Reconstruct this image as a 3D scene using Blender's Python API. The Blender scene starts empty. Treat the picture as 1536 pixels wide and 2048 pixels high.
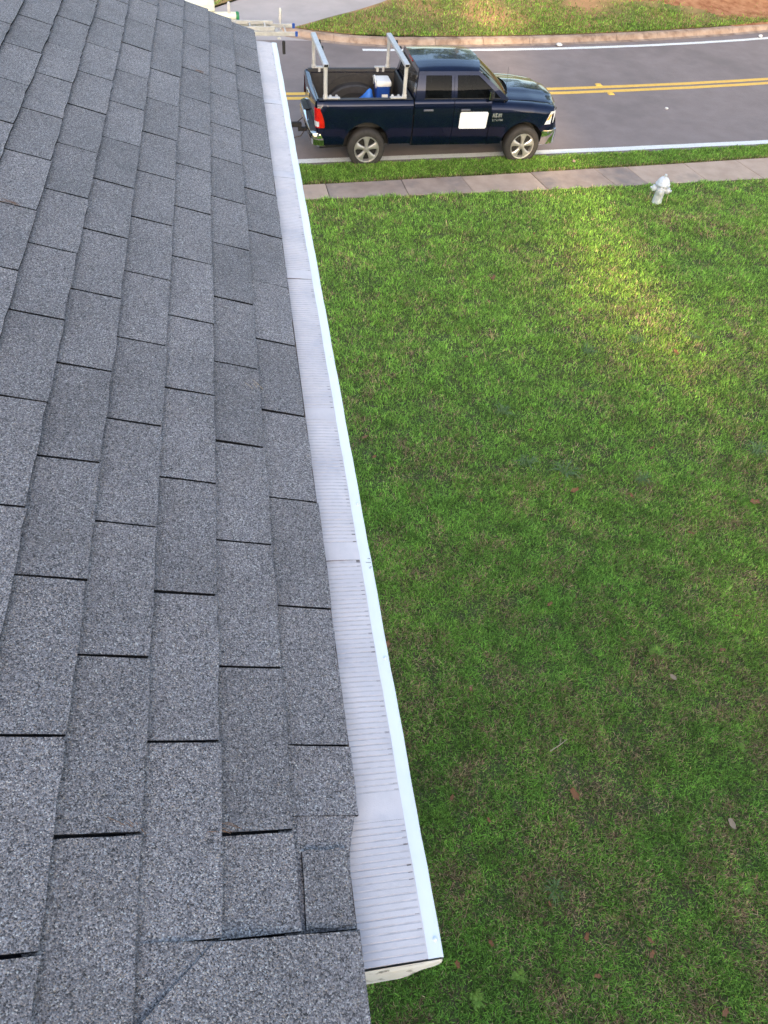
import bpy, bmesh, math, random
import numpy as np
from mathutils import Matrix, Vector

# ---------------------------------------------------------------- camera, sky, sun, exposure
scene = bpy.context.scene
COL = scene.collection
cam_d = bpy.data.cameras.new('camera')
cam = bpy.data.objects.new('camera', cam_d)
COL.objects.link(cam)
cam_d.sensor_fit = 'HORIZONTAL'
cam_d.sensor_width = 36.0
cam_d.lens = 36.0 * 1460.66 / 1536.0
cam_d.clip_start = 0.02
cam_d.clip_end = 2000
right = Vector((0.9853372, -0.1572406, 0.0662264))
down = Vector((-0.0772956, -0.7574285, -0.6483267))
fwd = Vector((0.1521050, 0.6337014, -0.7584765))
m = Matrix.Identity(4)
for i in range(3):
    m[i][0], m[i][1], m[i][2] = right[i], -down[i], -fwd[i]
m[0][3], m[1][3], m[2][3] = -0.1052, -0.5471, 1.3404
cam.matrix_world = m
cam_d.dof.use_dof = True
cam_d.dof.focus_distance = 2.6
cam_d.dof.aperture_fstop = 17.0
scene.camera = cam

world = bpy.data.worlds.new('World')
scene.world = world
world.use_nodes = True
wn = world.node_tree
sky = wn.nodes.new('ShaderNodeTexSky')
sky.sky_type = 'NISHITA'
sky.sun_disc = False
SUN_EL, SUN_AZ = math.radians(16), math.radians(184.3)   # azimuth clockwise from +Y
sky.sun_elevation = SUN_EL
sky.sun_rotation = SUN_AZ
sky.air_density = 1.0
sky.dust_density = 3.2
sky.ozone_density = 0.5
wn.nodes['Background'].inputs['Strength'].default_value = 0.15
wn.links.new(sky.outputs[0], wn.nodes['Background'].inputs['Color'])
sun_d = bpy.data.lights.new('sun', 'SUN')
sun_d.energy = 2.1
sun_d.angle = math.radians(3.0)
sun_d.color = (1.0, 0.80, 0.52)
sun = bpy.data.objects.new('sun', sun_d)
COL.objects.link(sun)
sdir = Vector((math.sin(SUN_AZ) * math.cos(SUN_EL), math.cos(SUN_AZ) * math.cos(SUN_EL), math.sin(SUN_EL)))
sun.rotation_euler = sdir.to_track_quat('Z', 'Y').to_euler()
sun.location = (-10, -20, 30)

scene.view_settings.view_transform = 'Standard'
scene.view_settings.look = 'None'
scene.view_settings.gamma = 1
scene.view_settings.exposure = 1.95
scene.render.engine = 'CYCLES'
scene.cycles.max_bounces = 6
scene.cycles.diffuse_bounces = 3
scene.cycles.glossy_bounces = 3
scene.cycles.transparent_max_bounces = 8
scene.cycles.use_denoising = True
scene.cycles.denoiser = 'OPENIMAGEDENOISE'
scene.cycles.denoising_input_passes = 'RGB_ALBEDO_NORMAL'
scene.cycles.denoising_prefilter = 'NONE'

rng = random.Random(7)
R = math.radians
PI = math.pi

# ---------------------------------------------------------------- materials
MATS = {}


def nd(nt, t, **kw):
    n = nt.nodes.new(t)
    for k, v in kw.items():
        if hasattr(n, k):
            setattr(n, k, v)
        else:
            n.inputs[k].default_value = v
    return n


def base_mat(name):
    mt = bpy.data.materials.new(name)
    mt.use_nodes = True
    MATS[name] = mt
    return mt, mt.node_tree, mt.node_tree.nodes['Principled BSDF']


def ramp(nt, stops, interp='LINEAR'):
    r = nt.nodes.new('ShaderNodeValToRGB')
    r.color_ramp.interpolation = interp
    el = r.color_ramp.elements
    while len(el) < len(stops):
        el.new(0.5)
    for e, (p, c) in zip(el, stops):
        e.position = p
        e.color = (*c, 1) if len(c) == 3 else c
    return r


def noise_mat(name, c0, c1, scale=8, detail=6, rough=0.6, bump=0.0, bscale=80, metallic=0.0, coat=0.0, spec=0.5, lo=0.35, hi=0.65, pos=False, extra=None):
    """two-tone procedural material: fractal noise between two colours, fine bump"""
    mt, nt, b = base_mat(name)
    tc = nt.nodes.new('ShaderNodeNewGeometry' if pos else 'ShaderNodeTexCoord')
    vec = tc.outputs['Position'] if pos else tc.outputs['Object']
    n = nd(nt, 'ShaderNodeTexNoise', Scale=scale, Detail=detail, Roughness=0.6)
    nt.links.new(vec, n.inputs['Vector'])
    r = ramp(nt, [(lo, c0), (hi, c1)])
    nt.links.new(n.outputs['Fac'], r.inputs[0])
    col = r.outputs[0]
    if extra:
        for (c2, s2, l2, h2) in extra:
            n2 = nd(nt, 'ShaderNodeTexNoise', Scale=s2, Detail=5, Roughness=0.6)
            nt.links.new(vec, n2.inputs['Vector'])
            r2 = ramp(nt, [(l2, (0, 0, 0)), (h2, (1, 1, 1))])
            nt.links.new(n2.outputs['Fac'], r2.inputs[0])
            mx = nd(nt, 'ShaderNodeMix', data_type='RGBA')
            nt.links.new(r2.outputs[0], mx.inputs[0])
            nt.links.new(col, mx.inputs[6])
            mx.inputs[7].default_value = (*c2, 1)
            col = mx.outputs[2]
    nt.links.new(col, b.inputs['Base Color'])
    b.inputs['Roughness'].default_value = rough
    b.inputs['Metallic'].default_value = metallic
    b.inputs['Specular IOR Level'].default_value = spec
    b.inputs['Coat Weight'].default_value = coat
    b.inputs['Coat Roughness'].default_value = 0.04
    b.inputs['Coat IOR'].default_value = 1.5 if name == 'truck_paint' else 1.5
    if bump:
        nb = nd(nt, 'ShaderNodeTexNoise', Scale=bscale, Detail=3)
        nt.links.new(vec, nb.inputs['Vector'])
        bp = nd(nt, 'ShaderNodeBump', Strength=bump, Distance=0.01)
        nt.links.new(nb.outputs['Fac'], bp.inputs['Height'])
        nt.links.new(bp.outputs[0], b.inputs['Normal'])
    return mt


def shingle_mat():
    mt, nt, b = base_mat('shingle_granules')
    geo = nt.nodes.new('ShaderNodeNewGeometry')
    oi = nt.nodes.new('ShaderNodeObjectInfo')
    vo = nd(nt, 'ShaderNodeTexVoronoi', Scale=500.0)
    nt.links.new(geo.outputs['Position'], vo.inputs['Vector'])
    sep = nt.nodes.new('ShaderNodeSeparateColor')
    nt.links.new(vo.outputs['Color'], sep.inputs[0])
    r = ramp(nt, [(0.0, (0.018, 0.017, 0.018)), (0.15, (0.075, 0.068, 0.071)), (0.42, (0.168, 0.153, 0.158)),
                  (0.74, (0.240, 0.219, 0.225)), (0.87, (0.385, 0.36, 0.365)), (0.95, (0.25, 0.20, 0.16)), (1.0, (0.56, 0.55, 0.54))])
    nt.links.new(sep.outputs[0], r.inputs[0])
    # each tab its own tone, slightly warmer stains by the eave
    hsv = nt.nodes.new('ShaderNodeHueSaturation')
    nt.links.new(r.outputs[0], hsv.inputs['Color'])
    mr = nd(nt, 'ShaderNodeMapRange')
    mr.inputs['To Min'].default_value = 1.0
    mr.inputs['To Max'].default_value = 1.26
    nt.links.new(oi.outputs['Random'], mr.inputs['Value'])
    n2 = nd(nt, 'ShaderNodeTexNoise', Scale=5.0, Detail=5.0, Roughness=0.6)
    nt.links.new(geo.outputs['Position'], n2.inputs['Vector'])
    mr2 = nd(nt, 'ShaderNodeMapRange')
    mr2.inputs['From Min'].default_value = 0.3
    mr2.inputs['From Max'].default_value = 0.7
    mr2.inputs['To Min'].default_value = 0.86
    mr2.inputs['To Max'].default_value = 1.14
    nt.links.new(n2.outputs['Fac'], mr2.inputs['Value'])
    mul = nd(nt, 'ShaderNodeMath', operation='MULTIPLY')
    nt.links.new(mr.outputs[0], mul.inputs[0])
    nt.links.new(mr2.outputs[0], mul.inputs[1])
    nt.links.new(mul.outputs[0], hsv.inputs['Value'])
    # brownish worn spots
    n3 = nd(nt, 'ShaderNodeTexNoise', Scale=9.0, Detail=6.0, Roughness=0.65)
    nt.links.new(geo.outputs['Position'], n3.inputs['Vector'])
    r3 = ramp(nt, [(0.56, (0, 0, 0)), (0.75, (0.35, 0.35, 0.35))])
    nt.links.new(n3.outputs['Fac'], r3.inputs[0])
    mx = nd(nt, 'ShaderNodeMix', data_type='RGBA')
    nt.links.new(r3.outputs[0], mx.inputs[0])
    nt.links.new(hsv.outputs[0], mx.inputs[6])
    mx.inputs[7].default_value = (0.13, 0.11, 0.10, 1)
    nt.links.new(mx.outputs[2], b.inputs['Base Color'])
    b.inputs['Roughness'].default_value = 0.62
    b.inputs['Specular IOR Level'].default_value = 0.5
    bp = nd(nt, 'ShaderNodeBump', Strength=0.85, Distance=0.0025)
    nt.links.new(vo.outputs['Distance'], bp.inputs['Height'])
    bp.invert = True
    nt.links.new(bp.outputs[0], b.inputs['Normal'])
    return mt


def attr_mat(name, attr='tint', rough=0.6, trans=0.25, spec=0.25):
    """blade colour from a per-blade colour attribute, with some light through the blade"""
    mt, nt, b = base_mat(name)
    a = nt.nodes.new('ShaderNodeAttribute')
    a.attribute_name = attr
    nt.links.new(a.outputs['Color'], b.inputs['Base Color'])
    b.inputs['Roughness'].default_value = rough
    b.inputs['Specular IOR Level'].default_value = spec
    tr = nt.nodes.new('ShaderNodeBsdfTranslucent')
    nt.links.new(a.outputs['Color'], tr.inputs['Color'])
    mx = nt.nodes.new('ShaderNodeMixShader')
    mx.inputs[0].default_value = trans
    nt.links.new(b.outputs[0], mx.inputs[1])
    nt.links.new(tr.outputs[0], mx.inputs[2])
    nt.links.new(mx.outputs[0], nt.nodes['Material Output'].inputs['Surface'])
    return mt


def glass_mat(name, tint, alpha):
    mt, nt, b = base_mat(name)
    tc = nt.nodes.new('ShaderNodeTexCoord')
    n = nd(nt, 'ShaderNodeTexNoise', Scale=3.0)
    nt.links.new(tc.outputs['Object'], n.inputs['Vector'])
    r = ramp(nt, [(0.3, tint), (0.7, tuple(t * 1.3 for t in tint))])
    nt.links.new(n.outputs['Fac'], r.inputs[0])
    nt.links.new(r.outputs[0], b.inputs['Base Color'])
    b.inputs['Roughness'].default_value = 0.02
    b.inputs['Alpha'].default_value = alpha
    b.inputs['Specular IOR Level'].default_value = 0.12
    return mt


shingle_mat()
noise_mat('asphalt_edge', (0.006, 0.006, 0.007), (0.02, 0.019, 0.02), 90, 4, 0.9, 0.3, 300, spec=0.15)
noise_mat('gutter_white', (0.80, 0.83, 0.84), (0.88, 0.90, 0.90), 4, 5, 0.35, 0.03, 60)
noise_mat('endcap_paint', (0.90, 0.88, 0.82), (0.80, 0.75, 0.62), 18, 6, 0.45, 0.15, 40, lo=0.45, hi=0.8,
          extra=[((0.10, 0.07, 0.04), 26, 0.55, 0.68)])
noise_mat('guard_plastic', (0.60, 0.55, 0.555), (0.71, 0.65, 0.65), 14, 6, 0.42, 0.10, 400,
          extra=[((0.46, 0.44, 0.48), 7, 0.50, 0.72)])
noise_mat('guard_groove', (0.47, 0.43, 0.44), (0.58, 0.53, 0.54), 60, 4, 0.7)
noise_mat('guard_dirt', (0.10, 0.085, 0.08), (0.20, 0.17, 0.16), 60, 5, 0.8)
noise_mat('rust_brown', (0.035, 0.022, 0.015), (0.09, 0.055, 0.035), 60, 5, 0.85)
noise_mat('screw_metal', (0.55, 0.56, 0.58), (0.75, 0.75, 0.77), 200, 2, 0.4, metallic=0.5)
noise_mat('siding', (0.55, 0.52, 0.46), (0.62, 0.58, 0.52), 6, 4, 0.7, 0.1, 60)
noise_mat('trim_white', (0.72, 0.72, 0.70), (0.8, 0.8, 0.78), 6, 4, 0.5)
noise_mat('road_asphalt', (0.225, 0.178, 0.165), (0.258, 0.206, 0.192), 2.2, 8, 0.85, 0.3, 160, pos=True,
          extra=[((0.175, 0.14, 0.13), 0.45, 0.5, 0.75)])
noise_mat('paint_white', (0.62, 0.60, 0.56), (0.80, 0.79, 0.76), 14, 7, 0.7, 0.1, 120, lo=0.25, hi=0.5, pos=True)
noise_mat('paint_yellow', (0.70, 0.40, 0.07), (0.86, 0.52, 0.10), 10, 7, 0.7, 0.1, 120, lo=0.25, hi=0.55, pos=True)
noise_mat('concrete_pale', (0.44, 0.315, 0.235), (0.53, 0.39, 0.30), 3, 8, 0.85, 0.2, 90, pos=True,
          extra=[((0.30, 0.24, 0.20), 1.1, 0.55, 0.8)])
noise_mat('concrete_stained', (0.31, 0.225, 0.18), (0.43, 0.32, 0.25), 2.6, 8, 0.85, 0.2, 90, pos=True,
          extra=[((0.21, 0.175, 0.165), 1.5, 0.48, 0.72)])
noise_mat('curb_concrete', (0.26, 0.175, 0.125), (0.44, 0.33, 0.255), 2.5, 8, 0.85, 0.2, 60, pos=True,
          extra=[((0.16, 0.10, 0.07), 3.0, 0.52, 0.72)])
noise_mat('joint_dark', (0.05, 0.04, 0.03), (0.12, 0.09, 0.07), 20, 5, 0.9, pos=True)
noise_mat('driveway_concrete', (0.39, 0.345, 0.33), (0.46, 0.405, 0.39), 1.2, 8, 0.85, 0.15, 90, pos=True)
noise_mat('lawn_soil', (0.05, 0.075, 0.025), (0.17, 0.17, 0.08), 60, 8, 0.95, 0.8, 150, spec=0.1, pos=True,
          extra=[((0.13, 0.10, 0.06), 1.6, 0.5, 0.7)])
noise_mat('bank_soil', (0.11, 0.15, 0.04), (0.20, 0.17, 0.07), 3.0, 8, 0.95, 0.6, 30, spec=0.1, pos=True,
          extra=[((0.40, 0.23, 0.12), 0.5, 0.40, 0.58)])
noise_mat('red_clay', (0.24, 0.10, 0.05), (0.42, 0.22, 0.12), 4, 8, 0.95, 0.6, 30, spec=0.1, pos=True)
attr_mat('grass_blade', trans=0.4)
attr_mat('leaf_crown', trans=0.3)
noise_mat('dead_leaf', (0.20, 0.075, 0.025), (0.36, 0.15, 0.06), 30, 5, 0.7, 0.2, 80)
noise_mat('dead_leaf_pale', (0.36, 0.23, 0.14), (0.46, 0.31, 0.20), 30, 5, 0.7, 0.2, 80)
noise_mat('weed_green', (0.20, 0.33, 0.04), (0.28, 0.42, 0.06), 40, 3, 0.6)
noise_mat('tuft_green', (0.10, 0.17, 0.05), (0.19, 0.27, 0.09), 20, 3, 0.55)
noise_mat('pine_needle', (0.15, 0.08, 0.045), (0.26, 0.15, 0.09), 60, 3, 0.7)
noise_mat('straw', (0.45, 0.33, 0.20), (0.6, 0.46, 0.3), 60, 3, 0.7)
noise_mat('bark', (0.06, 0.045, 0.035), (0.14, 0.11, 0.085), 6, 6, 0.9, 0.6, 20)
# vehicles
noise_mat('truck_paint', (0.0024, 0.0060, 0.026), (0.0030, 0.0076, 0.032), 2, 2, 0.2, metallic=0.5, coat=0.55, spec=0.3)
noise_mat('truck_dark', (0.010, 0.010, 0.011), (0.02, 0.019, 0.02), 12, 4, 0.75)
noise_mat('bed_liner', (0.030, 0.028, 0.029), (0.045, 0.042, 0.042), 14, 5, 0.55, 0.25, 160)
noise_mat('rubber', (0.022, 0.020, 0.019), (0.045, 0.038, 0.034), 8, 5, 0.8, 0.15, 90)
noise_mat('rim_alloy', (0.42, 0.40, 0.385), (0.52, 0.50, 0.48), 8, 4, 0.3, metallic=0.6)
noise_mat('chrome', (0.62, 0.62, 0.62), (0.72, 0.72, 0.72), 3, 3, 0.08, metallic=1.0)
noise_mat('rack_aluminium', (0.48, 0.48, 0.50), (0.58, 0.58, 0.60), 9, 5, 0.35, metallic=0.35)
noise_mat('rack_white', (0.44, 0.43, 0.42), (0.55, 0.535, 0.52), 9, 5, 0.45)
noise_mat('lamp_red', (0.42, 0.004, 0.004), (0.60, 0.012, 0.008), 14, 3, 0.12, coat=1.0)
noise_mat('lamp_clear', (0.42, 0.44, 0.47), (0.62, 0.64, 0.68), 14, 3, 0.1, coat=1.0)
noise_mat('lamp_amber', (0.65, 0.25, 0.05), (0.8, 0.36, 0.09), 14, 3, 0.12, coat=1.0)
noise_mat('sign_white', (0.80, 0.79, 0.79), (0.84, 0.83, 0.83), 3, 3, 0.4)
noise_mat('handle_grey', (0.10, 0.10, 0.11), (0.15, 0.15, 0.16), 9, 3, 0.35, coat=0.4)
noise_mat('badge_silver', (0.38, 0.38, 0.40), (0.55, 0.55, 0.57), 9, 3, 0.25, metallic=0.6)
glass_mat('window_glass', (0.003, 0.0035, 0.004), 0.94)
glass_mat('rear_glass', (0.03, 0.028, 0.027), 0.55)
noise_mat('interior', (0.03, 0.028, 0.027), (0.06, 0.055, 0.05), 9, 3, 0.8)
noise_mat('interior_tan', (0.08, 0.068, 0.06), (0.12, 0.10, 0.09), 9, 3, 0.8)
noise_mat('cooler_blue', (0.012, 0.055, 0.28), (0.018, 0.075, 0.36), 6, 3, 0.4)
noise_mat('cooler_white', (0.80, 0.80, 0.79), (0.86, 0.86, 0.85), 6, 3, 0.35)
noise_mat('cloth_blue', (0.02, 0.13, 0.52), (0.05, 0.22, 0.72), 9, 5, 0.6, 0.3, 60)
noise_mat('ladder_aluminium', (0.46, 0.45, 0.44), (0.58, 0.57, 0.55), 9, 5, 0.4, metallic=0.3)
noise_mat('cap_blue', (0.01, 0.06, 0.30), (0.02, 0.09, 0.40), 9, 3, 0.5)
noise_mat('cap_green', (0.02, 0.16, 0.06), (0.03, 0.24, 0.09), 9, 3, 0.5)
noise_mat('pipe_cream', (0.72, 0.69, 0.52), (0.82, 0.80, 0.64), 9, 4, 0.5)
noise_mat('hydrant_silver', (0.58, 0.59, 0.62), (0.78, 0.79, 0.82), 10, 6, 0.42, 0.1, 60, metallic=0.15,
          extra=[((0.42, 0.40, 0.40), 14, 0.62, 0.75)])
noise_mat('chain_yellow', (0.35, 0.32, 0.12), (0.48, 0.44, 0.2), 20, 3, 0.6)
noise_mat('paper_white', (0.75, 0.72, 0.68), (0.85, 0.83, 0.8), 20, 3, 0.7)


# ---------------------------------------------------------------- mesh helpers
class MB:
    """collects shapes into one mesh"""

    def __init__(self):
        self.v, self.f, self.mi = [], [], []

    def add(self, vs, fs, mi=0):
        o = len(self.v)
        self.v += [tuple(p) for p in vs]
        for f in fs:
            self.f.append(tuple(o + i for i in f))
            self.mi.append(mi)
        return self

    def box(self, x0, x1, y0, y1, z0, z1, mi=0, ch=0.0):
        if ch <= 0:
            vs = [(x, y, z) for z in (z0, z1) for y in (y0, y1) for x in (x0, x1)]
            return self.add(vs, [(0, 2, 3, 1), (4, 5, 7, 6), (0, 1, 5, 4), (2, 6, 7, 3), (0, 4, 6, 2), (1, 3, 7, 5)], mi)
        secs = []
        for z, c in ((z0, ch), (z0 + ch, 0), (z1 - ch, 0), (z1, ch)):
            a, b, cc, d = x0 + c, x1 - c, y0 + c, y1 - c
            k = ch
            secs.append([(a + k, cc, z), (b - k, cc, z), (b, cc + k, z), (b, d - k, z), (b - k, d, z), (a + k, d, z), (a, d - k, z), (a, cc + k, z)])
        return self.loft(secs, True, True, mi)

    def loft(self, secs, closed=False, caps=False, mi=0):
        n = len(secs[0])
        vs = [p for s in secs for p in s]
        fs = []
        for i in range(len(secs) - 1):
            for j in range(n if closed else n - 1):
                a, b = i * n + j, i * n + (j + 1) % n
                fs.append((a, b, b + n, a + n))
        if caps:
            fs.append(tuple(range(n))[::-1])
            fs.append(tuple((len(secs) - 1) * n + j for j in range(n)))
        return self.add(vs, fs, mi)

    def tube(self, pts, r, n=8, mi=0, caps=True):
        pts = [Vector(p) for p in pts]
        rs = r if isinstance(r, (list, tuple)) else [r] * len(pts)
        secs = []
        for i, p in enumerate(pts):
            d = (pts[min(i + 1, len(pts) - 1)] - pts[max(i - 1, 0)]).normalized()
            u = d.cross(Vector((0, 0, 1)) if abs(d.z) < 0.9 else Vector((1, 0, 0))).normalized()
            w = d.cross(u)
            secs.append([p + (u * math.cos(2 * PI * k / n) + w * math.sin(2 * PI * k / n)) * rs[i] for k in range(n)])
        return self.loft(secs, True, caps, mi)

    def lathe(self, prof, n=32, axis='y', c=(0, 0, 0), mi=0, caps=False):
        """prof: (radius, offset along the axis)"""
        secs = []
        for r, o in prof:
            s = []
            for k in range(n):
                a = 2 * PI * k / n
                p = {'y': (r * math.cos(a), o, r * math.sin(a)), 'z': (r * math.cos(a), r * math.sin(a), o), 'x': (o, r * math.cos(a), r * math.sin(a))}[axis]
                s.append((p[0] + c[0], p[1] + c[1], p[2] + c[2]))
            secs.append(s)
        return self.loft(secs, True, caps, mi)

    def mesh(self, name, mats, smooth=False, weld=False):
        me = bpy.data.meshes.new(name)
        me.from_pydata(self.v, [], self.f)
        ms = mats if isinstance(mats, (list, tuple)) else [mats]
        for x in ms:
            me.materials.append(MATS[x])
        me.polygons.foreach_set('material_index', self.mi)
        bm = bmesh.new()
        bm.from_mesh(me)
        if weld:
            bmesh.ops.remove_doubles(bm, verts=bm.verts, dist=1e-5)
        bmesh.ops.recalc_face_normals(bm, faces=bm.faces)
        bm.to_mesh(me)
        bm.free()
        if smooth:
            me.polygons.foreach_set('use_smooth', [True] * len(me.polygons))
            if smooth is not True:
                me.set_sharp_from_angle(angle=R(smooth))
        me.update()
        return me

    def build(self, name, mats, parent=None, smooth=False, weld=False):
        return link(name, self.mesh(name, mats, smooth, weld), parent)


def link(name, me, parent=None):
    o = bpy.data.objects.new(name, me)
    COL.objects.link(o)
    if parent is not None:
        o.parent = parent
    return o


def empty(name, loc, rz=0.0):
    o = bpy.data.objects.new(name, None)
    o.empty_display_size = 0.2
    COL.objects.link(o)
    o.location = loc
    o.rotation_euler = (0, 0, rz)
    return o


def tag(o, label, cat, group=None):
    o['label'] = label
    o['category'] = cat
    if group:
        o['group'] = group
    return o


def kind(o, k, label=None, cat=None):
    o['kind'] = k
    if label:
        o['label'] = label
    if cat:
        o['category'] = cat
    return o


def lerp(a, b, t):
    return a + (b - a) * t


def interp(x, pts):
    if x <= pts[0][0]:
        return pts[0][1]
    for (a, va), (b, vb) in zip(pts, pts[1:]):
        if x <= b:
            return va + (vb - va) * (x - a) / (b - a)
    return pts[-1][1]


# ---------------------------------------------------------------- ground, road, pavement
ZR = -6.0          # road surface
ZS = -5.92         # pavement and verge


def c_lawn(x): return 13.87 + 0.05 * x + 0.0015 * x * x          # lawn meets pavement
def c_walk(x): return 14.46 + 0.088 * x + 0.0012 * x * x         # pavement meets verge
def c_verge(x): return 15.36 + 0.058 * x + 0.0018 * x * x        # verge meets road
def c_near(x): return 15.66 + 0.062 * x + 0.0014 * x * x         # lower edge of near white line
def c_mid(x): return 19.44 + 0.030 * x + 0.0044 * x * x          # middle of the double yellow line
def c_far(x): return 22.80 - 0.030 * x + 0.0078 * x * x          # far white line


def c_curb(x):                                                   # far kerb foot, bends back at the drive
    y = 23.28 - 0.03 * x + 0.0088 * x * x
    if x < 4.6:
        y += 0.075 * (4.6 - x) ** 2
    return y


def np_noise(x, y, seed=0, octs=4, f0=1.0):
    """cheap value noise in numpy"""
    out = np.zeros_like(x)
    amp, tot = 1.0, 0.0
    for o in range(octs):
        fx, fy = x * f0 * 2 ** o + 17.3 * (o + seed), y * f0 * 2 ** o - 9.1 * (o + seed)
        ix, iy = np.floor(fx), np.floor(fy)
        tx, ty = fx - ix, fy - iy
        tx, ty = tx * tx * (3 - 2 * tx), ty * ty * (3 - 2 * ty)

        def h(a, b):
            v = np.sin(a * 127.1 + b * 311.7 + seed * 13.7) * 43758.5453
            return v - np.floor(v)
        v = (h(ix, iy) * (1 - tx) + h(ix + 1, iy) * tx) * (1 - ty) + (h(ix, iy + 1) * (1 - tx) + h(ix + 1, iy + 1) * tx) * ty
        out += v * amp
        tot += amp
        amp *= 0.5
    return out / tot


def lawn_z(x, y):
    x, y = np.asarray(x, float), np.asarray(y, float)
    d = 13.87 + 0.05 * x + 0.0015 * x * x - y
    z = ZS + 0.004 + np.clip(d, 0, 40) * 0.0085
    # gentle swells, flattened where the lawn meets the pavement, and a low bank by the hydrant
    z = z + (np_noise(x * 0.9, y * 1.6, 3, 3, 0.55) - 0.5) * 0.16 * np.clip(d / 1.5, 0, 1)
    z = z + 0.10 * np.exp(-((x - 9.8) / 2.2) ** 2 - ((y - 12.6) / 0.7) ** 2)
    return z


def sheet(name, fa, fb, x0, x1, nx, ny, zf, mat, kindname='structure'):
    """ground sheet between two curves y=fa(x), y=fb(x)"""
    secs = []
    for j in range(ny + 1):
        row = []
        for i in range(nx + 1):
            x = lerp(x0, x1, i / nx)
            y = lerp(fa(x), fb(x), j / ny)
            row.append((x, y, float(zf(x, y))))
        secs.append(row)
    o = MB().loft(secs).build(name, mat, smooth=True)
    o['kind'] = kindname
    return o


# far ground that everything else lies on
g = MB()
g.box(-160, 160, -120, 240, -6.6, -6.35)
gr = g.build('ground', 'lawn_soil')
gr['kind'] = 'structure'
sheet('lawn', lambda x: -14.0, c_lawn, -30, 30, 150, 90, lambda x, y: lawn_z(x, y), 'lawn_soil')
sheet('verge', c_walk, c_verge, -30, 30, 120, 6, lambda x, y: ZS + 0.006, 'lawn_soil')
road = sheet('road', lambda x: c_verge(x) - 0.02, lambda x: c_curb(x) + 0.30, -30, 30, 120, 16, lambda x, y: ZR, 'road_asphalt')
# kerb face between verge and road
s_ = [[], [], [], []]
for i in range(121):
    x = -30 + 0.5 * i
    y = c_verge(x)
    s_[0].append((x, y - 0.02, ZS - 0.01)); s_[1].append((x, y + 0.005, ZS - 0.012))
    s_[2].append((x, y + 0.03, ZR + 0.012)); s_[3].append((x, y + 0.17, ZR + 0.006))
MB().loft(s_).build('kerb', 'concrete_pale').update_tag()
bpy.data.objects['kerb']['kind'] = 'structure'


def stripe(name, f, w, x0, x1, z, mat, n=90):
    a = [[], []]
    for i in range(n + 1):
        x = lerp(x0, x1, i / n)
        jit = 0.006 * math.sin(i * 2.1) + 0.004 * math.sin(i * 5.3)
        a[0].append((x, f(x) + jit, z)); a[1].append((x, f(x) + w + jit * 0.5, z))
    o = MB().loft(a).build(name, mat, parent=road)
    return o


stripe('edge_line', c_near, 0.20, -28, 28, ZR + 0.010, 'paint_white')
stripe('yellow_line', lambda x: c_mid(x) - 0.235, 0.175, -28, 28, ZR + 0.004, 'paint_yellow')
stripe('yellow_line', lambda x: c_mid(x) + 0.055, 0.175, -28, 28, ZR + 0.004, 'paint_yellow')
stripe('edge_line', c_far, 0.17, 3.5, 28, ZR + 0.004, 'paint_white')

# pavement slabs
walk = empty('pavement', (0, 0, 0))
walk['kind'] = 'structure'
joints = [(-28 + 1.55 * i, -28 + 1.55 * i) for i in range(18)] + [(-0.1, -0.08), (1.55, 1.58), (3.2, 3.24), (4.57, 4.67), (6.2, 6.36), (7.78, 8.0), (8.6, 8.79), (10.1, 10.3), (11.53, 11.76), (13.1, 13.35)] + [(14.65 + 1.55 * i, 14.9 + 1.55 * i) for i in range(10)]
stained = {19, 20, 22, 23}
for i in range(len(joints) - 1):
    (ta, ba), (tb, bb) = joints[i], joints[i + 1]
    g_ = 0.007
    ta, ba, tb, bb = ta + g_, ba + g_, tb - g_, bb - g_
    dz = rng.uniform(-0.004, 0.004)
    prof = []
    n = 5
    top, bot = [], []
    for k in range(n + 1):
        xt, xb = lerp(ta, tb, k / n), lerp(ba, bb, k / n)
        top.append((xt, c_walk(xt) - 0.004)); bot.append((xb, c_lawn(xb) + 0.004))
    ring = bot + top[::-1]
    cx = sum(p[0] for p in ring) / len(ring); cy = sum(p[1] for p in ring) / len(ring)

    def shr(s, z):
        return [(p[0] + (cx - p[0]) * s, p[1] + (cy - p[1]) * s, z) for p in ring]
    mb = MB().loft([shr(0, ZS - 0.12), shr(0, ZS + dz + 0.006), shr(0.012, ZS + dz + 0.012)], True, True)
    mb.build('paving_slab', 'concrete_stained' if i in stained else 'concrete_pale', parent=walk)
s_ = [[], []]
for i in range(121):
    x = -30 + 0.5 * i
    s_[0].append((x, c_lawn(x) - 0.05, ZS - 0.03)); s_[1].append((x, c_walk(x) + 0.05, ZS - 0.03))
MB().loft(s_).build('joint_bed', 'joint_dark', parent=walk)

# far kerb stones, drive and bank
kerbf = empty('far_kerb', (0, 0, 0))
kerbf['kind'] = 'structure'
xs = [1.25 + 1.5 * i for i in range(17)]
for a, b in zip(xs, xs[1:]):
    secs = []
    for k in range(7):
        x = lerp(a + 0.006, b - 0.006, k / 6)
        y = c_curb(x)
        secs.append([(x, y - 0.20, ZR + 0.006), (x, y - 0.02, ZR + 0.012), (x, y + 0.05, ZR + 0.11), (x, y + 0.09, ZR + 0.135), (x, y + 0.25, ZR + 0.14), (x, y + 0.27, ZR - 0.1)])
    MB().loft(secs, False, False).build('kerb_stone', 'curb_concrete', parent=kerbf, smooth=40)


def bank_z(x, y):
    d = max(0.0, y - c_curb(x) - 0.25)
    return ZR + 0.15 + 0.14 * d + 0.05 * math.sin(x * 0.9 + y) * min(1, d) if d < 14 else ZR + 0.15 + 1.96 + 0.02 * (d - 14)


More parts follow.
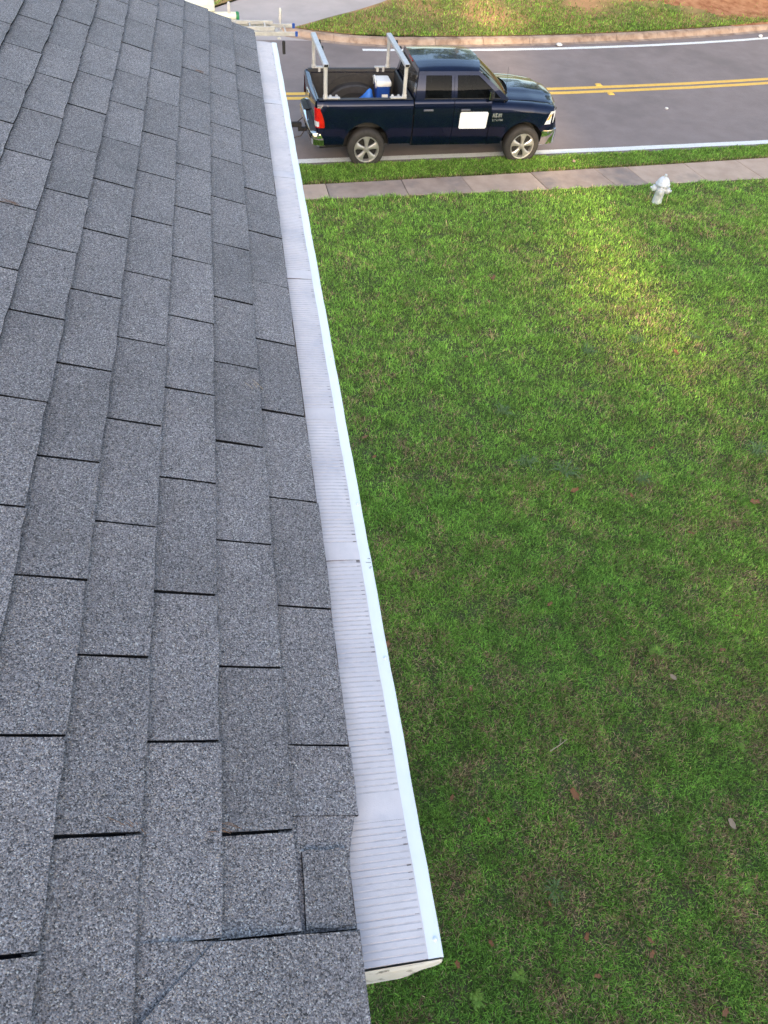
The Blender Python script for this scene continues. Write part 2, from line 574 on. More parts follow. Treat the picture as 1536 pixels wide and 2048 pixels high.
mbk = MB()
secs = []
for j in range(40):
    row = []
    for i in range(70):
        # the left edge follows the drive
        t = j / 39
        d = 32 * t * t
        xl = lerp(1.62, 1.62 + d * 1.35, 1)
        x = lerp(xl, 40, (i / 69) ** 1.3)
        y = max(c_curb(x), 23.4) + 0.26 + d
        row.append((x, y, bank_z(x, y)))
    secs.append(row)
mbk.loft([[r_[0] for r_ in secs], [(r_[0][0] + 0.05, r_[0][1], r_[0][2] - 0.9) for r_ in secs]])
bank = mbk.loft(secs).build('bank', 'bank_soil', smooth=True)
bank['kind'] = 'structure'
# drive
dr = MB()
dr.add([(-30, 23.0, ZR + 0.004), (3.2, 23.55, ZR + 0.004), (3.4, 24.9, ZR + 0.008), (42, 49, ZR + 1.2), (30, 57, ZR + 1.2), (-0.75, 26.1, ZR + 0.012), (-3.0, 25.0, ZR + 0.012), (-30, 24.4, ZR + 0.006)],
       [(0, 1, 2, 6), (0, 6, 7), (2, 5, 6), (2, 3, 4, 5)])
d_ = dr.build('driveway', 'driveway_concrete')
d_['kind'] = 'structure'
dl = MB()
dl.add([(-60, 24.4, ZR + 0.02), (-30, 24.4, ZR + 0.02), (-3.0, 25.0, ZR + 0.05), (-0.75, 26.1, ZR + 0.06), (30, 57, ZR + 1.25), (30, 120, ZR + 2.6), (-60, 120, ZR + 2.6)], [(0, 1, 2, 3, 4, 5, 6)])
lb = dl.build('grass_bank', 'bank_soil')
lb['kind'] = 'structure'
# bare red clay on the bank, up at the right
cl = MB()
ring = []
for k in range(26):
    a = 2 * PI * k / 26
    rr = 1 + 0.16 * math.sin(3 * a + 1) + 0.1 * math.sin(7 * a)
    ring.append((17.6 + 7.5 * rr * math.cos(a), 29.2 + 3.2 * rr * math.sin(a) + 0.10 * 7.5 * math.cos(a)))
vs = [(17.6, 29.2, bank_z(17.6, 29.2) + 0.05)]
fs = []
for s in (0.35, 0.7, 1.0):
    for x, y in ring:
        px, py = 17.6 + (x - 17.6) * s, 29.2 + (y - 29.2) * s
        vs.append((px, py, bank_z(px, py) + (0.03 if s < 1 else -0.02)))
for k in range(26):
    k2 = (k + 1) % 26
    fs.append((0, 1 + k, 1 + k2))
    for l in range(2):
        o = 1 + 26 * l
        fs.append((o + k, o + 26 + k, o + 26 + k2, o + k2))
cl.add(vs, fs)
kind(cl.build('clay_patch', 'red_clay', smooth=True), 'structure')


# ---------------------------------------------------------------- grass (uncountable)
def grass(name, X, Y, Z, L, Wd, colr, label, lean=(0.45, 1.35), seed=1):
    r = np.random.default_rng(seed)
    n = len(X)
    az = r.uniform(0, 2 * PI, n)
    ln = r.uniform(lean[0], lean[1], n)
    dx, dy = np.cos(az), np.sin(az)
    px, py = -dy, dx
    w = Wd * 0.5
    V = np.zeros((n, 5, 3), np.float32)
    l1 = L * 0.55
    a1, a2 = ln * 0.7, np.minimum(ln * 1.35, 1.5)
    mx, mz = l1 * np.sin(a1), l1 * np.cos(a1)
    tx, tz = mx + (L - l1) * np.sin(a2), mz + (L - l1) * np.cos(a2)
    for k, (s, off, hz, ww) in enumerate(((-1, 0 * mx, 0 * mz, 1.0), (1, 0 * mx, 0 * mz, 1.0), (1, mx, mz, 0.85), (-1, mx, mz, 0.85), (0, tx, tz, 0))):
        V[:, k, 0] = X + dx * off + px * w * s * ww
        V[:, k, 1] = Y + dy * off + py * w * s * ww
        V[:, k, 2] = Z + hz - 0.004
    me = bpy.data.meshes.new(name)
    me.vertices.add(n * 5)
    me.vertices.foreach_set('co', V.ravel())
    loops = (np.arange(n)[:, None] * 5 + np.array([0, 1, 2, 3, 3, 2, 4])[None, :]).astype(np.int32)
    me.loops.add(n * 7)
    me.loops.foreach_set('vertex_index', loops.ravel())
    st = (np.arange(n)[:, None] * 7 + np.array([0, 4])[None, :]).astype(np.int32)
    me.polygons.add(n * 2)
    me.polygons.foreach_set('loop_start', st.ravel())
    me.update(calc_edges=True)
    at = me.color_attributes.new('tint', 'FLOAT_COLOR', 'POINT')
    C = np.ones((n, 5, 4), np.float32)
    C[:, :, :3] = colr[:, None, :]
    at.data.foreach_set('color', C.ravel())
    me.materials.append(MATS['grass_blade'])
    o = link(name, me)
    kind(o, 'stuff', label, 'grass')
    return o


def grass_colour(X, Y, r, dry, lush_lit):
    """per-blade colour: fresh and dark green blades, straw-coloured ones where the turf is thin"""
    n = len(X)
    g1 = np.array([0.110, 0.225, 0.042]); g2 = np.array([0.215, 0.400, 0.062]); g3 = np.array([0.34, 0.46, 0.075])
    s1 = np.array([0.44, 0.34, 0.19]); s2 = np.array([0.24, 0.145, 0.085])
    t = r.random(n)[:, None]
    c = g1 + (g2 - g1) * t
    lu = np.clip(lush_lit, 0, 1)[:, None]
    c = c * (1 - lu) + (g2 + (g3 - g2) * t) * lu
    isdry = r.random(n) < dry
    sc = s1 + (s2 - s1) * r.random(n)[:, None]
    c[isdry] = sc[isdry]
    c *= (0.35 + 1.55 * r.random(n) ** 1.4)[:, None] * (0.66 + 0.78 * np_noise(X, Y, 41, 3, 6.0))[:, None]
    return c


def make_lawn():
    r = np.random.default_rng(5)
    n0 = 1560000
    Y = r.uniform(-2.0, 14.6, n0)
    X = r.uniform(-0.5, 15, n0)
    n1 = 310000
    Y = np.concatenate([Y, r.uniform(-1.2, 6.0, n1)])
    X = np.concatenate([X, r.uniform(-0.2, 8.2, n1)])
    n0 += n1
    xl = np.where(Y < 12, -0.4, 0.2) + 0 * Y
    xr = np.interp(Y, [-2, 0, 5, 10, 14, 15], [4.6, 5.2, 8.4, 11.6, 14.2, 14.8])
    dens = np.interp(Y, [-2, 3, 8, 14], [1.0, 0.95, 0.72, 0.55])
    keep = (X > xl) & (X < xr) & (Y < 13.87 + 0.05 * X + 0.0015 * X * X + 0.035 * np.sin(X * 5.1) + 0.03 * np.sin(X * 13.7) - 0.01) & (r.random(n0) < dens)
    # tufted growth
    cl_ = np_noise(X, Y, 9, 3, 5.0)
    keep &= r.random(n0) < np.clip(0.55 + 1.3 * (cl_ - 0.25), 0.5, 1)
    keep &= ((X - 8.63) ** 2 + (Y - 13.63) ** 2) > 0.11 ** 2
    X, Y = X[keep], Y[keep]
    n = len(X)
    big = np_noise(X, Y, 21, 4, 0.55)
    fine = 0.6 * np_noise(X, Y, 33, 3, 3.2) + 0.4 * np_noise(X, Y, 35, 2, 9.0)
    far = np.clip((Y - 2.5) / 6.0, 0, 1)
    # dry share: more in the thin turf beneath the eave, less farther out; sunlit patches put into the blade colour, yellower and drier
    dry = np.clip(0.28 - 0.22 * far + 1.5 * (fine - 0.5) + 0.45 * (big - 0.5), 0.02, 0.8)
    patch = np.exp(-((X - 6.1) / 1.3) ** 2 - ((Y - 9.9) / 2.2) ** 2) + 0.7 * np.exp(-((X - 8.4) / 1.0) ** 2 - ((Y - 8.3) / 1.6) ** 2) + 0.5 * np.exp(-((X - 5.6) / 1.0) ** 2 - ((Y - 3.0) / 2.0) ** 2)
    lush_lit = 0.12 + 0.20 * far + 0.9 * patch + 0.5 * (big - 0.5)  # lusher growth, plus sunlight painted in through the far and patch terms
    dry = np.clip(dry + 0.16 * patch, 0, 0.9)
    col_ = grass_colour(X, Y, r, dry, lush_lit) * (1.27 + 0.27 * far)[:, None] * np.array([1.07, 0.98, 1.02])  # far blades coloured brighter, standing in for the stronger light out there
    L = (0.034 + 0.040 * r.random(n)) * (0.7 + 0.7 * np_noise(X, Y, 9, 3, 5.0)) * (1 + 0.25 * far)
    W = (0.0045 + 0.0035 * r.random(n)) * (1 + 0.35 * far)
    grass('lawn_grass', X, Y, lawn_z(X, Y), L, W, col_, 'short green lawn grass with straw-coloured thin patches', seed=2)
    return n * 3


def make_strip():
    r = np.random.default_rng(8)
    n0 = 90000
    X = r.uniform(-1.5, 15.5, n0)
    t = r.random(n0)
    ca, cb = 14.46 + 0.088 * X + 0.0012 * X * X, 15.36 + 0.058 * X + 0.0018 * X * X
    Y = ca + (cb - ca) * t + 0.03 * np.sin(X * 7) + r.normal(0, 0.02, n0)
    keep = (Y > ca + 0.01) & (Y < cb + 0.05)
    X, Y = X[keep], Y[keep]
    n = len(X)
    edge = np.clip(1 - (Y - (14.46 + 0.088 * X + 0.0012 * X * X)) / 0.10, 0, 1)
    dry = np.clip(0.06 + 0.55 * edge + 0.2 * (np_noise(X, Y, 4, 3, 2.0) - 0.5), 0, 0.8)
    col_ = grass_colour(X, Y, r, dry, 0.25 + 0.5 * np_noise(X, Y, 6, 3, 1.0)) * 1.06
    L = 0.045 + 0.045 * r.random(n)
    grass('verge_grass', X, Y, np.full(n, ZS + 0.006), L, 0.009 + 0.005 * r.random(n), col_, 'narrow strip of green verge grass between pavement and road', seed=4)


def make_bank():
    r = np.random.default_rng(12)
    n0 = 150000
    X = r.uniform(0.5, 26, n0)
    d = 9.0 * r.random(n0) ** 1.3
    yb = np.array([c_curb(x) for x in X]) + 0.27
    Y = yb + d
    keep = X > 1.75 + d * 1.36
    red = ((X - 17.6) / 7.4) ** 2 + ((Y - 29.2 - 0.1 * (X - 17.6)) / 3.1) ** 2
    keep &= (red > 1) | (r.random(n0) < 0.12 + 0.5 * np.clip(red - 0.5, 0, 0.5))
    pn = np_noise(X, Y, 14, 4, 0.5)
    bare = np.clip((pn - 0.34) * 3.8, 0, 0.92) * np.clip((X - 5) / 6, 0.25, 1) * np.clip(d / 0.9, 0.1, 1)
    keep &= r.random(n0) > bare
    X, Y, d, pn = X[keep], Y[keep], d[keep], pn[keep]
    n = len(X)
    Z = np.array([bank_z(x, y) for x, y in zip(X, Y)])
    col_ = grass_colour(X, Y, r, np.clip(0.12 + 0.5 * (pn - 0.35), 0, 0.6), 0.45 + 0.6 * (np_noise(X, Y, 15, 3, 0.8) - 0.3))
    L = 0.05 + 0.06 * r.random(n)
    grass('bank_grass', X, Y, Z, L, 0.012 + 0.010 * r.random(n), col_, 'patchy green grass on the bank across the road', seed=6)
    n2 = 16000
    X = r.uniform(-7, 4, n2); Y = r.uniform(25.0, 31, n2)
    keep = (Y > np.interp(X, [-7, -3, -0.75, 4], [24.95, 25.05, 26.15, 30.9]))
    X, Y = X[keep], Y[keep]
    n = len(X)
    Z = np.interp(Y, [25, 26.1, 31], [ZR + 0.05, ZR + 0.06, ZR + 0.37])
    grass('bank_grass', X, Y, Z, 0.06 + 0.06 * r.random(n), 0.014 + 0.01 * r.random(n), grass_colour(X, Y, r, np.full(n, 0.1), np.full(n, 0.5)), 'green grass beyond the driveway at the top edge', seed=7)


print('lawn blades', make_lawn())
make_strip()
make_bank()

# ---------------------------------------------------------------- house and shingled roof
SL = 0.3733                        # roof pitch in radians
EXPO, TAB = 0.1232, 0.3048
YN, YF = -5.0 * TAB, 13.04 * TAB   # near and far rake
NC = 16                            # courses up to the ridge
cS, sS = math.cos(SL), math.sin(SL)


def rp(u, v, n):
    """roof coordinates (along eave, up slope, normal) to world"""
    return (-v * cS + n * sS, u, v * sS + n * cS)


house = tag(empty('house', (-1.2, 1.2, float(lawn_z(0, 1)))), 'house with grey shingled roof seen from above along its eave', 'house')
HO = Vector(house.location)


def hbuild(mb, name, mat, parent=None, **k):
    par = parent or house
    mb.v = [tuple(Vector(p) - HO) for p in mb.v]
    o = mb.build(name, mat, parent=par, **k)
    return o


vr = NC * EXPO
rx, rz_ = -vr * cS, vr * sS
roof = hbuild(MB().add([rp(YN, 0.03, -0.03), rp(YN, vr, -0.03), rp(YF, vr, -0.03), rp(YF, 0.03, -0.03), rp(YN, 0.03, -0.0015), rp(YN, vr, -0.0015), rp(YF, vr, -0.0015), rp(YF, 0.03, -0.0015)],
                       [(0, 1, 2, 3), (4, 7, 6, 5), (0, 3, 7, 4), (0, 4, 5, 1), (3, 2, 6, 7), (1, 5, 6, 2)]), 'roof', 'asphalt_edge')
# back slope, ridge, walls, soffit, fascia
bs = MB()
bs.add([(rx - 0.02, YN, rz_ + 0.01), (rx - 0.02, YF, rz_ + 0.01), (rx - 2.0, YF, rz_ - 0.78), (rx - 2.0, YN, rz_ - 0.78)], [(0, 1, 2, 3)])
hbuild(bs, 'back_slope', 'shingle_granules')
rc = MB()
rc.loft([[rp(y, vr - 0.13, 0.012), rp(y, vr + 0.005, 0.02), (rx - 0.14, y, rz_ - 0.03)] for y in (YN, -0.4, 1, 2.5, YF)])
hbuild(rc, 'ridge_cap', 'shingle_granules')
zb = float(lawn_z(0, 1)) - 0.3
hbuild(MB().box(-3.7, -0.36, YN + 0.25, YF - 0.25, zb, -0.16), 'wall', 'siding')
hbuild(MB().box(-3.68, -0.05, YN + 0.02, YF - 0.02, -0.175, -0.155), 'soffit', 'trim_white')
hbuild(MB().box(-0.05, -0.03, YN + 0.02, YF - 0.02, -0.175, -0.034), 'fascia', 'trim_white')
for yy in (YN + 0.25, YF - 0.25):
    hbuild(MB().add([(-0.4, yy, -0.158), (-3.7, yy, -0.158), (rx, yy, rz_ - 0.06)], [(0, 1, 2)]), 'gable', 'siding')
# brown metal drip edge showing past the shingles
de = MB()
de.loft([[rp(y, 0.03, -0.0012), rp(y, lerp(-0.007, 0.0215, min(1, max(0, (-0.05 - y) / 0.1))), -0.0012), (lerp(0.0065, -0.0225, min(1, max(0, (-0.05 - y) / 0.1))), y, -0.028 + 0.012 * min(1, max(0, (-0.05 - y) / 0.1)))] for y in [YN + i * (YF - YN) / 40 for i in range(41)]])
hbuild(de, 'drip_edge', 'rust_brown')


def tab_mesh(var, length=TAB - 0.0055, v0=0.0, v1=EXPO + 0.022, wav=0.0):
    r = random.Random(100 + var)
    top = []
    nb = 6
    skew = r.uniform(-0.0015, 0.0015)
    for k in range(nb + 1):
        u = length * (k / nb - 0.5)
        top.append((u + r.uniform(-0.0008, 0.0008) * (0 < k < nb), (v0(k / nb) if callable(v0) else v0) + r.uniform(-0.0022, 0.0022)))
    up = [(length * 0.5 + skew * (a / 0.145) + r.uniform(-0.0008, 0.0008), a) for a in (0.045, 0.09)] + [(length * 0.5 + skew, v1), (-length * 0.5 + skew, v1)] + [(-length * 0.5 + skew * (a / 0.145) + r.uniform(-0.0008, 0.0008), a) for a in (0.09, 0.045)]
    ring = top + up
    lift = r.uniform(0.0, 0.0015)
    vt, vb = [], []
    for (u, v) in ring:
        nn = lerp(0.0120 + lift, 0.0008, max(0, v) / (EXPO + 0.022)) + r.uniform(-0.0004, 0.0004)
        vt.append((u, v, nn))
        vb.append((u, v, max(nn - 0.0085, -0.001)))
    n = len(ring)
    mb = MB()
    # fan from an inner point keeps the top flat and cheap
    mb.add(vt + [(0, 0.06, 0.0050)], [(i, (i + 1) % n, n) for i in range(n)], 0)
    mb.add(vt + vb, [(i, n + i, n + (i + 1) % n, (i + 1) % n) for i in range(n)], 1)
    return mb.mesh('shingle', ['shingle_granules', 'asphalt_edge'])


TABS = [tab_mesh(k) for k in range(9)]
ROT = Matrix(((0, -cS, sS), (1, 0, 0), (0, sS, cS)))   # columns: u, v, n in world


def put_shingle(me, u, v, du=0.0, ang=0.0, n=0.0):
    o = link('shingle', me, roof)
    p = Vector(rp(u + du, v, n)) - HO
    o.matrix_local = Matrix.Translation(p) @ ROT.to_4x4() @ Matrix.Rotation(ang, 4, 'Z')
    return o


for c in range(NC):
    off = 0.0 if c % 2 == 0 else 0.5
    v = c * EXPO
    k = -5 + off
    while k < 13.0:
        ka, kb = k, k + 1
        skip = c < 3 and kb <= -1.0 + 0.01
        if c < 3 and ka < -1.0 < kb:
            # part tab down to the loose sheet at the near end
            ka = -1.0
        v_add, vs0 = 0.0, 0.0
        if c == 0:
            v_add = rng.uniform(-0.006, 0.004)
            if ka == -1.0:
                put_shingle(tab_mesh(801, 0.585 * TAB, v0=lambda t: 0.027 if t < 0.6 else lerp(0.027, 0.004, (t - 0.6) / 0.4)), -0.705 * TAB, v, 0, 0.0, -0.0006)
                put_shingle(tab_mesh(802, 0.43 * TAB - 0.006, v0=-0.002), -0.215 * TAB, v, 0, -0.02, 0.0006)
                skip = True
        if not skip:
            kb2 = min(kb, 13.04)
            ln = (kb2 - ka) * TAB - 0.0055
            if ln > 0.03:
                if abs(kb2 - ka - 1) < 1e-6:
                    me = TABS[rng.randrange(9)]
                else:
                    me = tab_mesh(rng.randrange(1000), ln)
                put_shingle(me, (ka + kb2) / 2 * TAB, v + v_add + rng.uniform(-0.0018, 0.0018), rng.uniform(-0.001, 0.001), rng.uniform(-0.0025, 0.0025) * (4 if c == 0 else 1), rng.uniform(0, 0.0006))
        k += 1
# the wide loose sheet that covers three courses at the near end, slightly buckled
sh = MB()
nu, nv = 24, 14
rows = []
for i in range(nu + 1):
    row = []
    for j in range(nv + 1):
        tv = j / nv
        v = lerp(0.024, 3 * EXPO + 0.006, tv)
        ue = -1.006 * TAB - 0.006 * math.sin(tv * PI) + 0.008 * tv
        u = lerp(ue, -4.9 * TAB, (i / nu) ** 1.4)
        q = (u + 1.0 * TAB) + (v - 2.1 * EXPO) * 0.89         # diagonal crease: the near corner laps over the rest
        n = 0.0132 - 0.0105 * max(0, tv - 0.80) / 0.20
        row.append(rp(u, v, n))
    rows.append(row)
sh.loft(rows)
rows2 = [[tuple(Vector(p) - 0.004 * Vector((sS, 0, cS))) for p in r_] for r_ in rows]
sh.loft([rows[0], rows2[0]], mi=1)
sh.loft([[r_[0] for r_ in rows], [r_[0] for r_ in rows2]], mi=1)
sh.loft([[r_[-1] for r_ in rows], [r_[-1] for r_ in rows2]], mi=1)
hbuild(sh, 'shingle', ['shingle_granules', 'asphalt_edge'], parent=roof)
# its near corner laps over the rest along a diagonal cut
fp_ = [(-1.016 * TAB, 0.026), (-1.010 * TAB, 0.12), (-1.013 * TAB, 2.1 * EXPO), (-1.16 * TAB, 2.52 * EXPO), (-0.4035, 3 * EXPO - 0.004), (-4.85 * TAB, 3 * EXPO - 0.004), (-4.85 * TAB, 0.026)]
fl_ = MB()
fl_.add([rp(u, v, 0.0166 if v < 2.6 * EXPO else 0.0142) for u, v in fp_], [tuple(range(7))], 0)
fl_.loft([[rp(u, v, 0.0166 if v < 2.6 * EXPO else 0.0142) for u, v in fp_], [rp(u, v, 0.0095) for u, v in fp_]], True, mi=1)
hbuild(fl_, 'shingle', ['shingle_granules', 'asphalt_edge'], parent=roof)
# small patch piece laid over the first course
pt = MB()
rows = [[rp(lerp(-0.60, -0.985, i / 5) * TAB + 0.002 * math.sin(j * 2), lerp(0.25, 0.88, j / 5) * EXPO + 0.003 * (i / 5), 0.0118 + 0.0007 * math.sin(i * 1.3 + j) - 0.0045 * j / 5) for j in range(6)] for i in range(6)]
pt.loft(rows)
b2 = [[tuple(Vector(p) - 0.0045 * Vector((sS, 0, cS))) for p in r_] for r_ in rows]
for A, B in ((rows[0], b2[0]), (rows[-1], b2[-1]), ([r_[0] for r_ in rows], [r_[0] for r_ in b2]), ([r_[-1] for r_ in rows], [r_[-1] for r_ in b2])):
    pt.loft([A, B], mi=1)
hbuild(pt, 'shingle_patch', ['shingle_granules', 'asphalt_edge'], parent=roof)

# ---------------------------------------------------------------- rain gutter with leaf guard
GY0, GY1 = -0.358, YF - 0.10
gut = tag(empty('rain_gutter', (0.05, 1.7, -0.14)), 'white metal rain gutter with ribbed leaf guard running along the eave', 'gutter')
GO = Vector(gut.location)


def gbuild(mb, name, mat, parent=None, **k):
    mb.v = [tuple(Vector(p) - GO) for p in mb.v]
    return mb.build(name, mat, parent=parent or gut, **k)


prof = [(-0.0265, -0.036), (-0.0265, -0.142), (0.052, -0.142), (0.066, -0.128), (0.074, -0.108), (0.083, -0.090), (0.099, -0.076), (0.109, -0.064), (0.112, -0.050), (0.112, -0.026)]
tr = MB()
ys = [GY0 + 0.004 + (GY1 - GY0 - 0.004) * i / 24 for i in range(25)]
tr.loft([[(x, y, z) for x, z in prof] for y in ys])
tr.loft([[(x - 0.0015 if i < 2 else x, y, z + 0.002) for i, (x, z) in enumerate(prof)][:9] for y in ys])
gbuild(tr, 'trough', 'gutter_white', smooth=35)
lip = MB()
rj = random.Random(3)
secs = []
for i in range(90):
    y = lerp(GY0, GY1, i / 89)
    w = 0.0006 * math.sin(i * 0.9) + 0.0004 * math.sin(i * 2.7)
    secs.append([(0.0895 + w, y, -0.0215), (0.0895 + w, y, -0.0195), (0.094, y, -0.0180), (0.1115 + w, y, -0.0190), (0.1150 + w, y, -0.0220), (0.1152 + w, y, -0.0330), (0.1125, y, -0.0340)])
lip.loft(secs, False)
gbuild(lip, 'front_lip', 'gutter_white', smooth=40)
# end cap: K profile face with a folded flange, dented and dirty
ec = MB()
pe = prof + [(0.060, -0.026), (0.010, -0.024)]
cx_, cz_ = 0.03, -0.085
ring = [(x, GY0 - 0.0015 - 0.002 * rj.random(), z) for x, z in pe]
inner = [(cx_ + (x - cx_) * 0.55, GY0 - 0.004 - 0.004 * rj.random(), cz_ + (z - cz_) * 0.55) for x, z in pe]
n = len(ring)
ec.add(ring + inner + [(cx_, GY0 - 0.003, cz_)], [(i, (i + 1) % n, n + (i + 1) % n, n + i) for i in range(n)] + [(n + i, n + (i + 1) % n, 2 * n) for i in range(n)])
ec.loft([[(x, GY0 - 0.0016, z) for x, z in pe[:10]], [(x * 1.012, GY0 - 0.0035, z * 1.012) for x, z in pe[:10]], [(x * 1.02 + 0.0006, GY0 + 0.018, z * 1.015) for x, z in pe[:10]]])
ec.add([(-0.02, GY0 - 0.002, -0.0185), (0.112, GY0 - 0.002, -0.0235), (0.112, GY0 - 0.004, -0.032), (0.065, GY0 - 0.006, -0.036), (-0.02, GY0 - 0.004, -0.034)], [(0, 1, 2, 3, 4)])
gbuild(ec, 'end_cap', 'endcap_paint', smooth=25)

gj = [GY0 + 0.001, -0.137, 0.45, 0.926, 1.62, 2.34, 3.06, GY1 - 0.004]


def guard_panel(a, b, idx):
    """ribbed leaf guard: shallow ribs across the gutter, flat overlap band at the near end"""
    mb = MB()
    pitch = 0.0112
    y = a
    r = random.Random(50 + idx)
    lift = 0.0022 * ((idx + 1) % 2)

    def row(y, dn, k):
        out = []
        for t in (0.0, 0.08, 0.35, 0.65, 0.9, 0.96, 1.0):
            x = lerp(-0.045, 0.0935, t)
            z = lerp(-0.0135, -0.0205, t) + 0.0035 * math.sin(PI * t) + lift * (1 - t)
            z += 0.0012 * math.sin(y * 9 + idx) * math.sin(PI * t)
            d = dn if t < 0.93 else dn * 0.25
            out.append((x, y, z - d))
        return out
    secs, mis = [], []
    band = 0.045 if idx else 0.0
    secs.append(row(y, 0.004, 0)); mis.append(2 if idx else 0)
    secs.append(row(y + 0.0014, 0.0, 0)); mis.append(0)
    y += band
    k = 0
    while y + pitch < b:
        dn = r.uniform(0.0004, 0.0011)
        secs.append(row(y, 0.0, 0)); mis.append(0)
        secs.append(row(y + pitch * 0.70, 0.0002, 0)); mis.append(1)
        secs.append(row(y + pitch * 0.82, dn, 0)); mis.append(1)
        secs.append(row(y + pitch * 0.93, dn * 0.9, 0)); mis.append(1)
        y += pitch
        k += 1
    secs.append(row(b, 0.0, 0))
    n = 7
    vs = [p for s in secs for p in s]
    for i in range(len(secs) - 1):
        m_i = mis[i]
        for j in range(n - 1):
            mb.f.append((i * n + j, i * n + j + 1, (i + 1) * n + j + 1, (i + 1) * n + j))
            mb.mi.append((2 if j == 4 and m_i == 1 and r.random() < 0.22 else m_i) if (1 <= j <= 4) else 0)
    mb.v = vs
    return gbuild(mb, 'guard_panel', ['guard_plastic', 'guard_groove', 'guard_dirt'])


for i in range(len(gj) - 1):
    guard_panel(gj[i], gj[i + 1] + 0.006, i)
for yy in (-0.332, 0.19, 0.62, 1.2, 1.9, 2.6, 3.3):
    gbuild(MB().lathe([(0.0001, -0.0150), (0.0022, -0.0153), (0.0036, -0.0168), (0.0040, -0.0185)], 12, 'z', (0.1055, yy, 0.0)), 'screw', 'gutter_white', smooth=True)
for x_, yy, l_ in ((0.101, 0.441, 0.012), (0.106, 0.425, 0.005), (0.109, 0.428, 0.004), (0.107, 0.452, 0.006)):
    gbuild(MB().tube([(x_, yy, -0.0183), (x_ + l_, yy - 0.001, -0.0187)], 0.0007, 5), 'scratch', 'handle_grey')

# ---------------------------------------------------------------- pickup truck
TX, TY, TH = 2.4904, 16.4706, 0.0434
truck = tag(empty('pickup_truck', (TX, TY, ZR), TH), 'dark navy blue pickup truck with ladder rack stopped at the roadside', 'truck')


def half(z, x):
    """half width of the body at height z"""
    w = interp(z, [(0.40, 0.90), (0.50, 0.945), (0.62, 0.972), (0.85, 0.992), (1.0, 0.990), (1.12, 0.986), (1.22, 0.972)])
    return w * interp(x, [(-1.1, 0.965), (-0.9, 0.99), (-0.5, 1.0), (3.7, 1.0), (4.0, 0.975), (4.2, 0.93), (4.35, 0.87)])


ARCH = [(-0.01, 0.46, 0.505), (3.53, 0.44, 0.49)]


def zbot(x, sill):
    z = sill
    for cx, cz, r in ARCH:
        if abs(x - cx) < r:
            z = max(z, cz + math.sqrt(max(0, r * r - (x - cx) ** 2)))
    return z


def cols(x0, x1):
    s = {x0, x1}
    x = x0
    while x < x1:
        s.add(round(x, 4)); x += 0.045
    for cx, cz, r in ARCH:
        for k in range(-16, 17):
            xx = cx + r * math.sin(k / 16 * PI / 2) * 0.9999
            if x0 < xx < x1:
                s.add(xx)
    return sorted(s)


def side_skin(name, x0, x1, sill, top, side, mat='truck_paint', parent=truck, rows=9):
    """outer panel from sill (or wheel arch) to a top profile top(x) -> list of (half width, z)"""
    secs = []
    for x in cols(x0, x1):
        zb_ = zbot(x, sill(x) if callable(sill) else sill)
        tp = top(x)
        z1 = tp[0][1]
        pts = []
        near = min(abs(math.hypot(x - cx, zb_ - cz) - r) for cx, cz, r in ARCH) < 0.01
        pts.append((x, side * (half(zb_, x) - 0.06), zb_ + 0.004))
        for k in range(rows + 1):
            z = lerp(zb_, z1, k / rows)
            y = half(z, x)
            for cx, cz, r in ARCH:                                   # flared lip round the wheel opening
                dd = math.hypot(x - cx, z - cz) - r
                if z > cz - 0.02:
                    y += 0.010 * math.exp(-(max(dd, 0) / 0.05) ** 2)
            y -= 0.006 * math.exp(-((z - 0.93) / 0.02) ** 2) * 0      # plain flank
            pts.append((x, side * y, z))
        for hw, z in tp[1:]:
            pts.append((x, side * hw, z))
        secs.append(pts)
    return MB().loft(secs).build(name, mat, parent=parent, smooth=50)


def top_bed(x):
    e = 0.965 if x < -0.9 else 1.0
    return [(0.972, 1.20), (0.968 * e, 1.255), (0.955 * e, 1.295), (0.925 * e, 1.335), (0.890 * e, 1.365), (0.865 * e, 1.372), (0.815, 1.372), (0.800, 1.360), (0.797, 1.31)]


def top_door(x):
    return [(0.974, 1.19), (0.970, 1.25), (0.960, 1.30), (0.945, 1.335), (0.930, 1.355), (0.905, 1.360)]


def top_fender(x):
    d = interp(x, [(2.72, 0.0), (3.2, 0.01), (3.7, 0.04), (4.1, 0.09), (4.3, 0.14)])
    s = interp(x, [(2.72, 1.0), (3.7, 1.0), (4.0, 0.975), (4.2, 0.93), (4.35, 0.87)])
    hy = interp(x, [(2.72, 0.80), (3.1, 0.76), (4.3, 0.70)])
    return [(0.974 * s, 1.16 - d), (0.962 * s, 1.21 - d), (0.93 * s, 1.255 - d), (0.88 * s, 1.285 - d), (lerp(0.88 * s, hy, 0.55), 1.300 - d), (hy, 1.300 - d)]


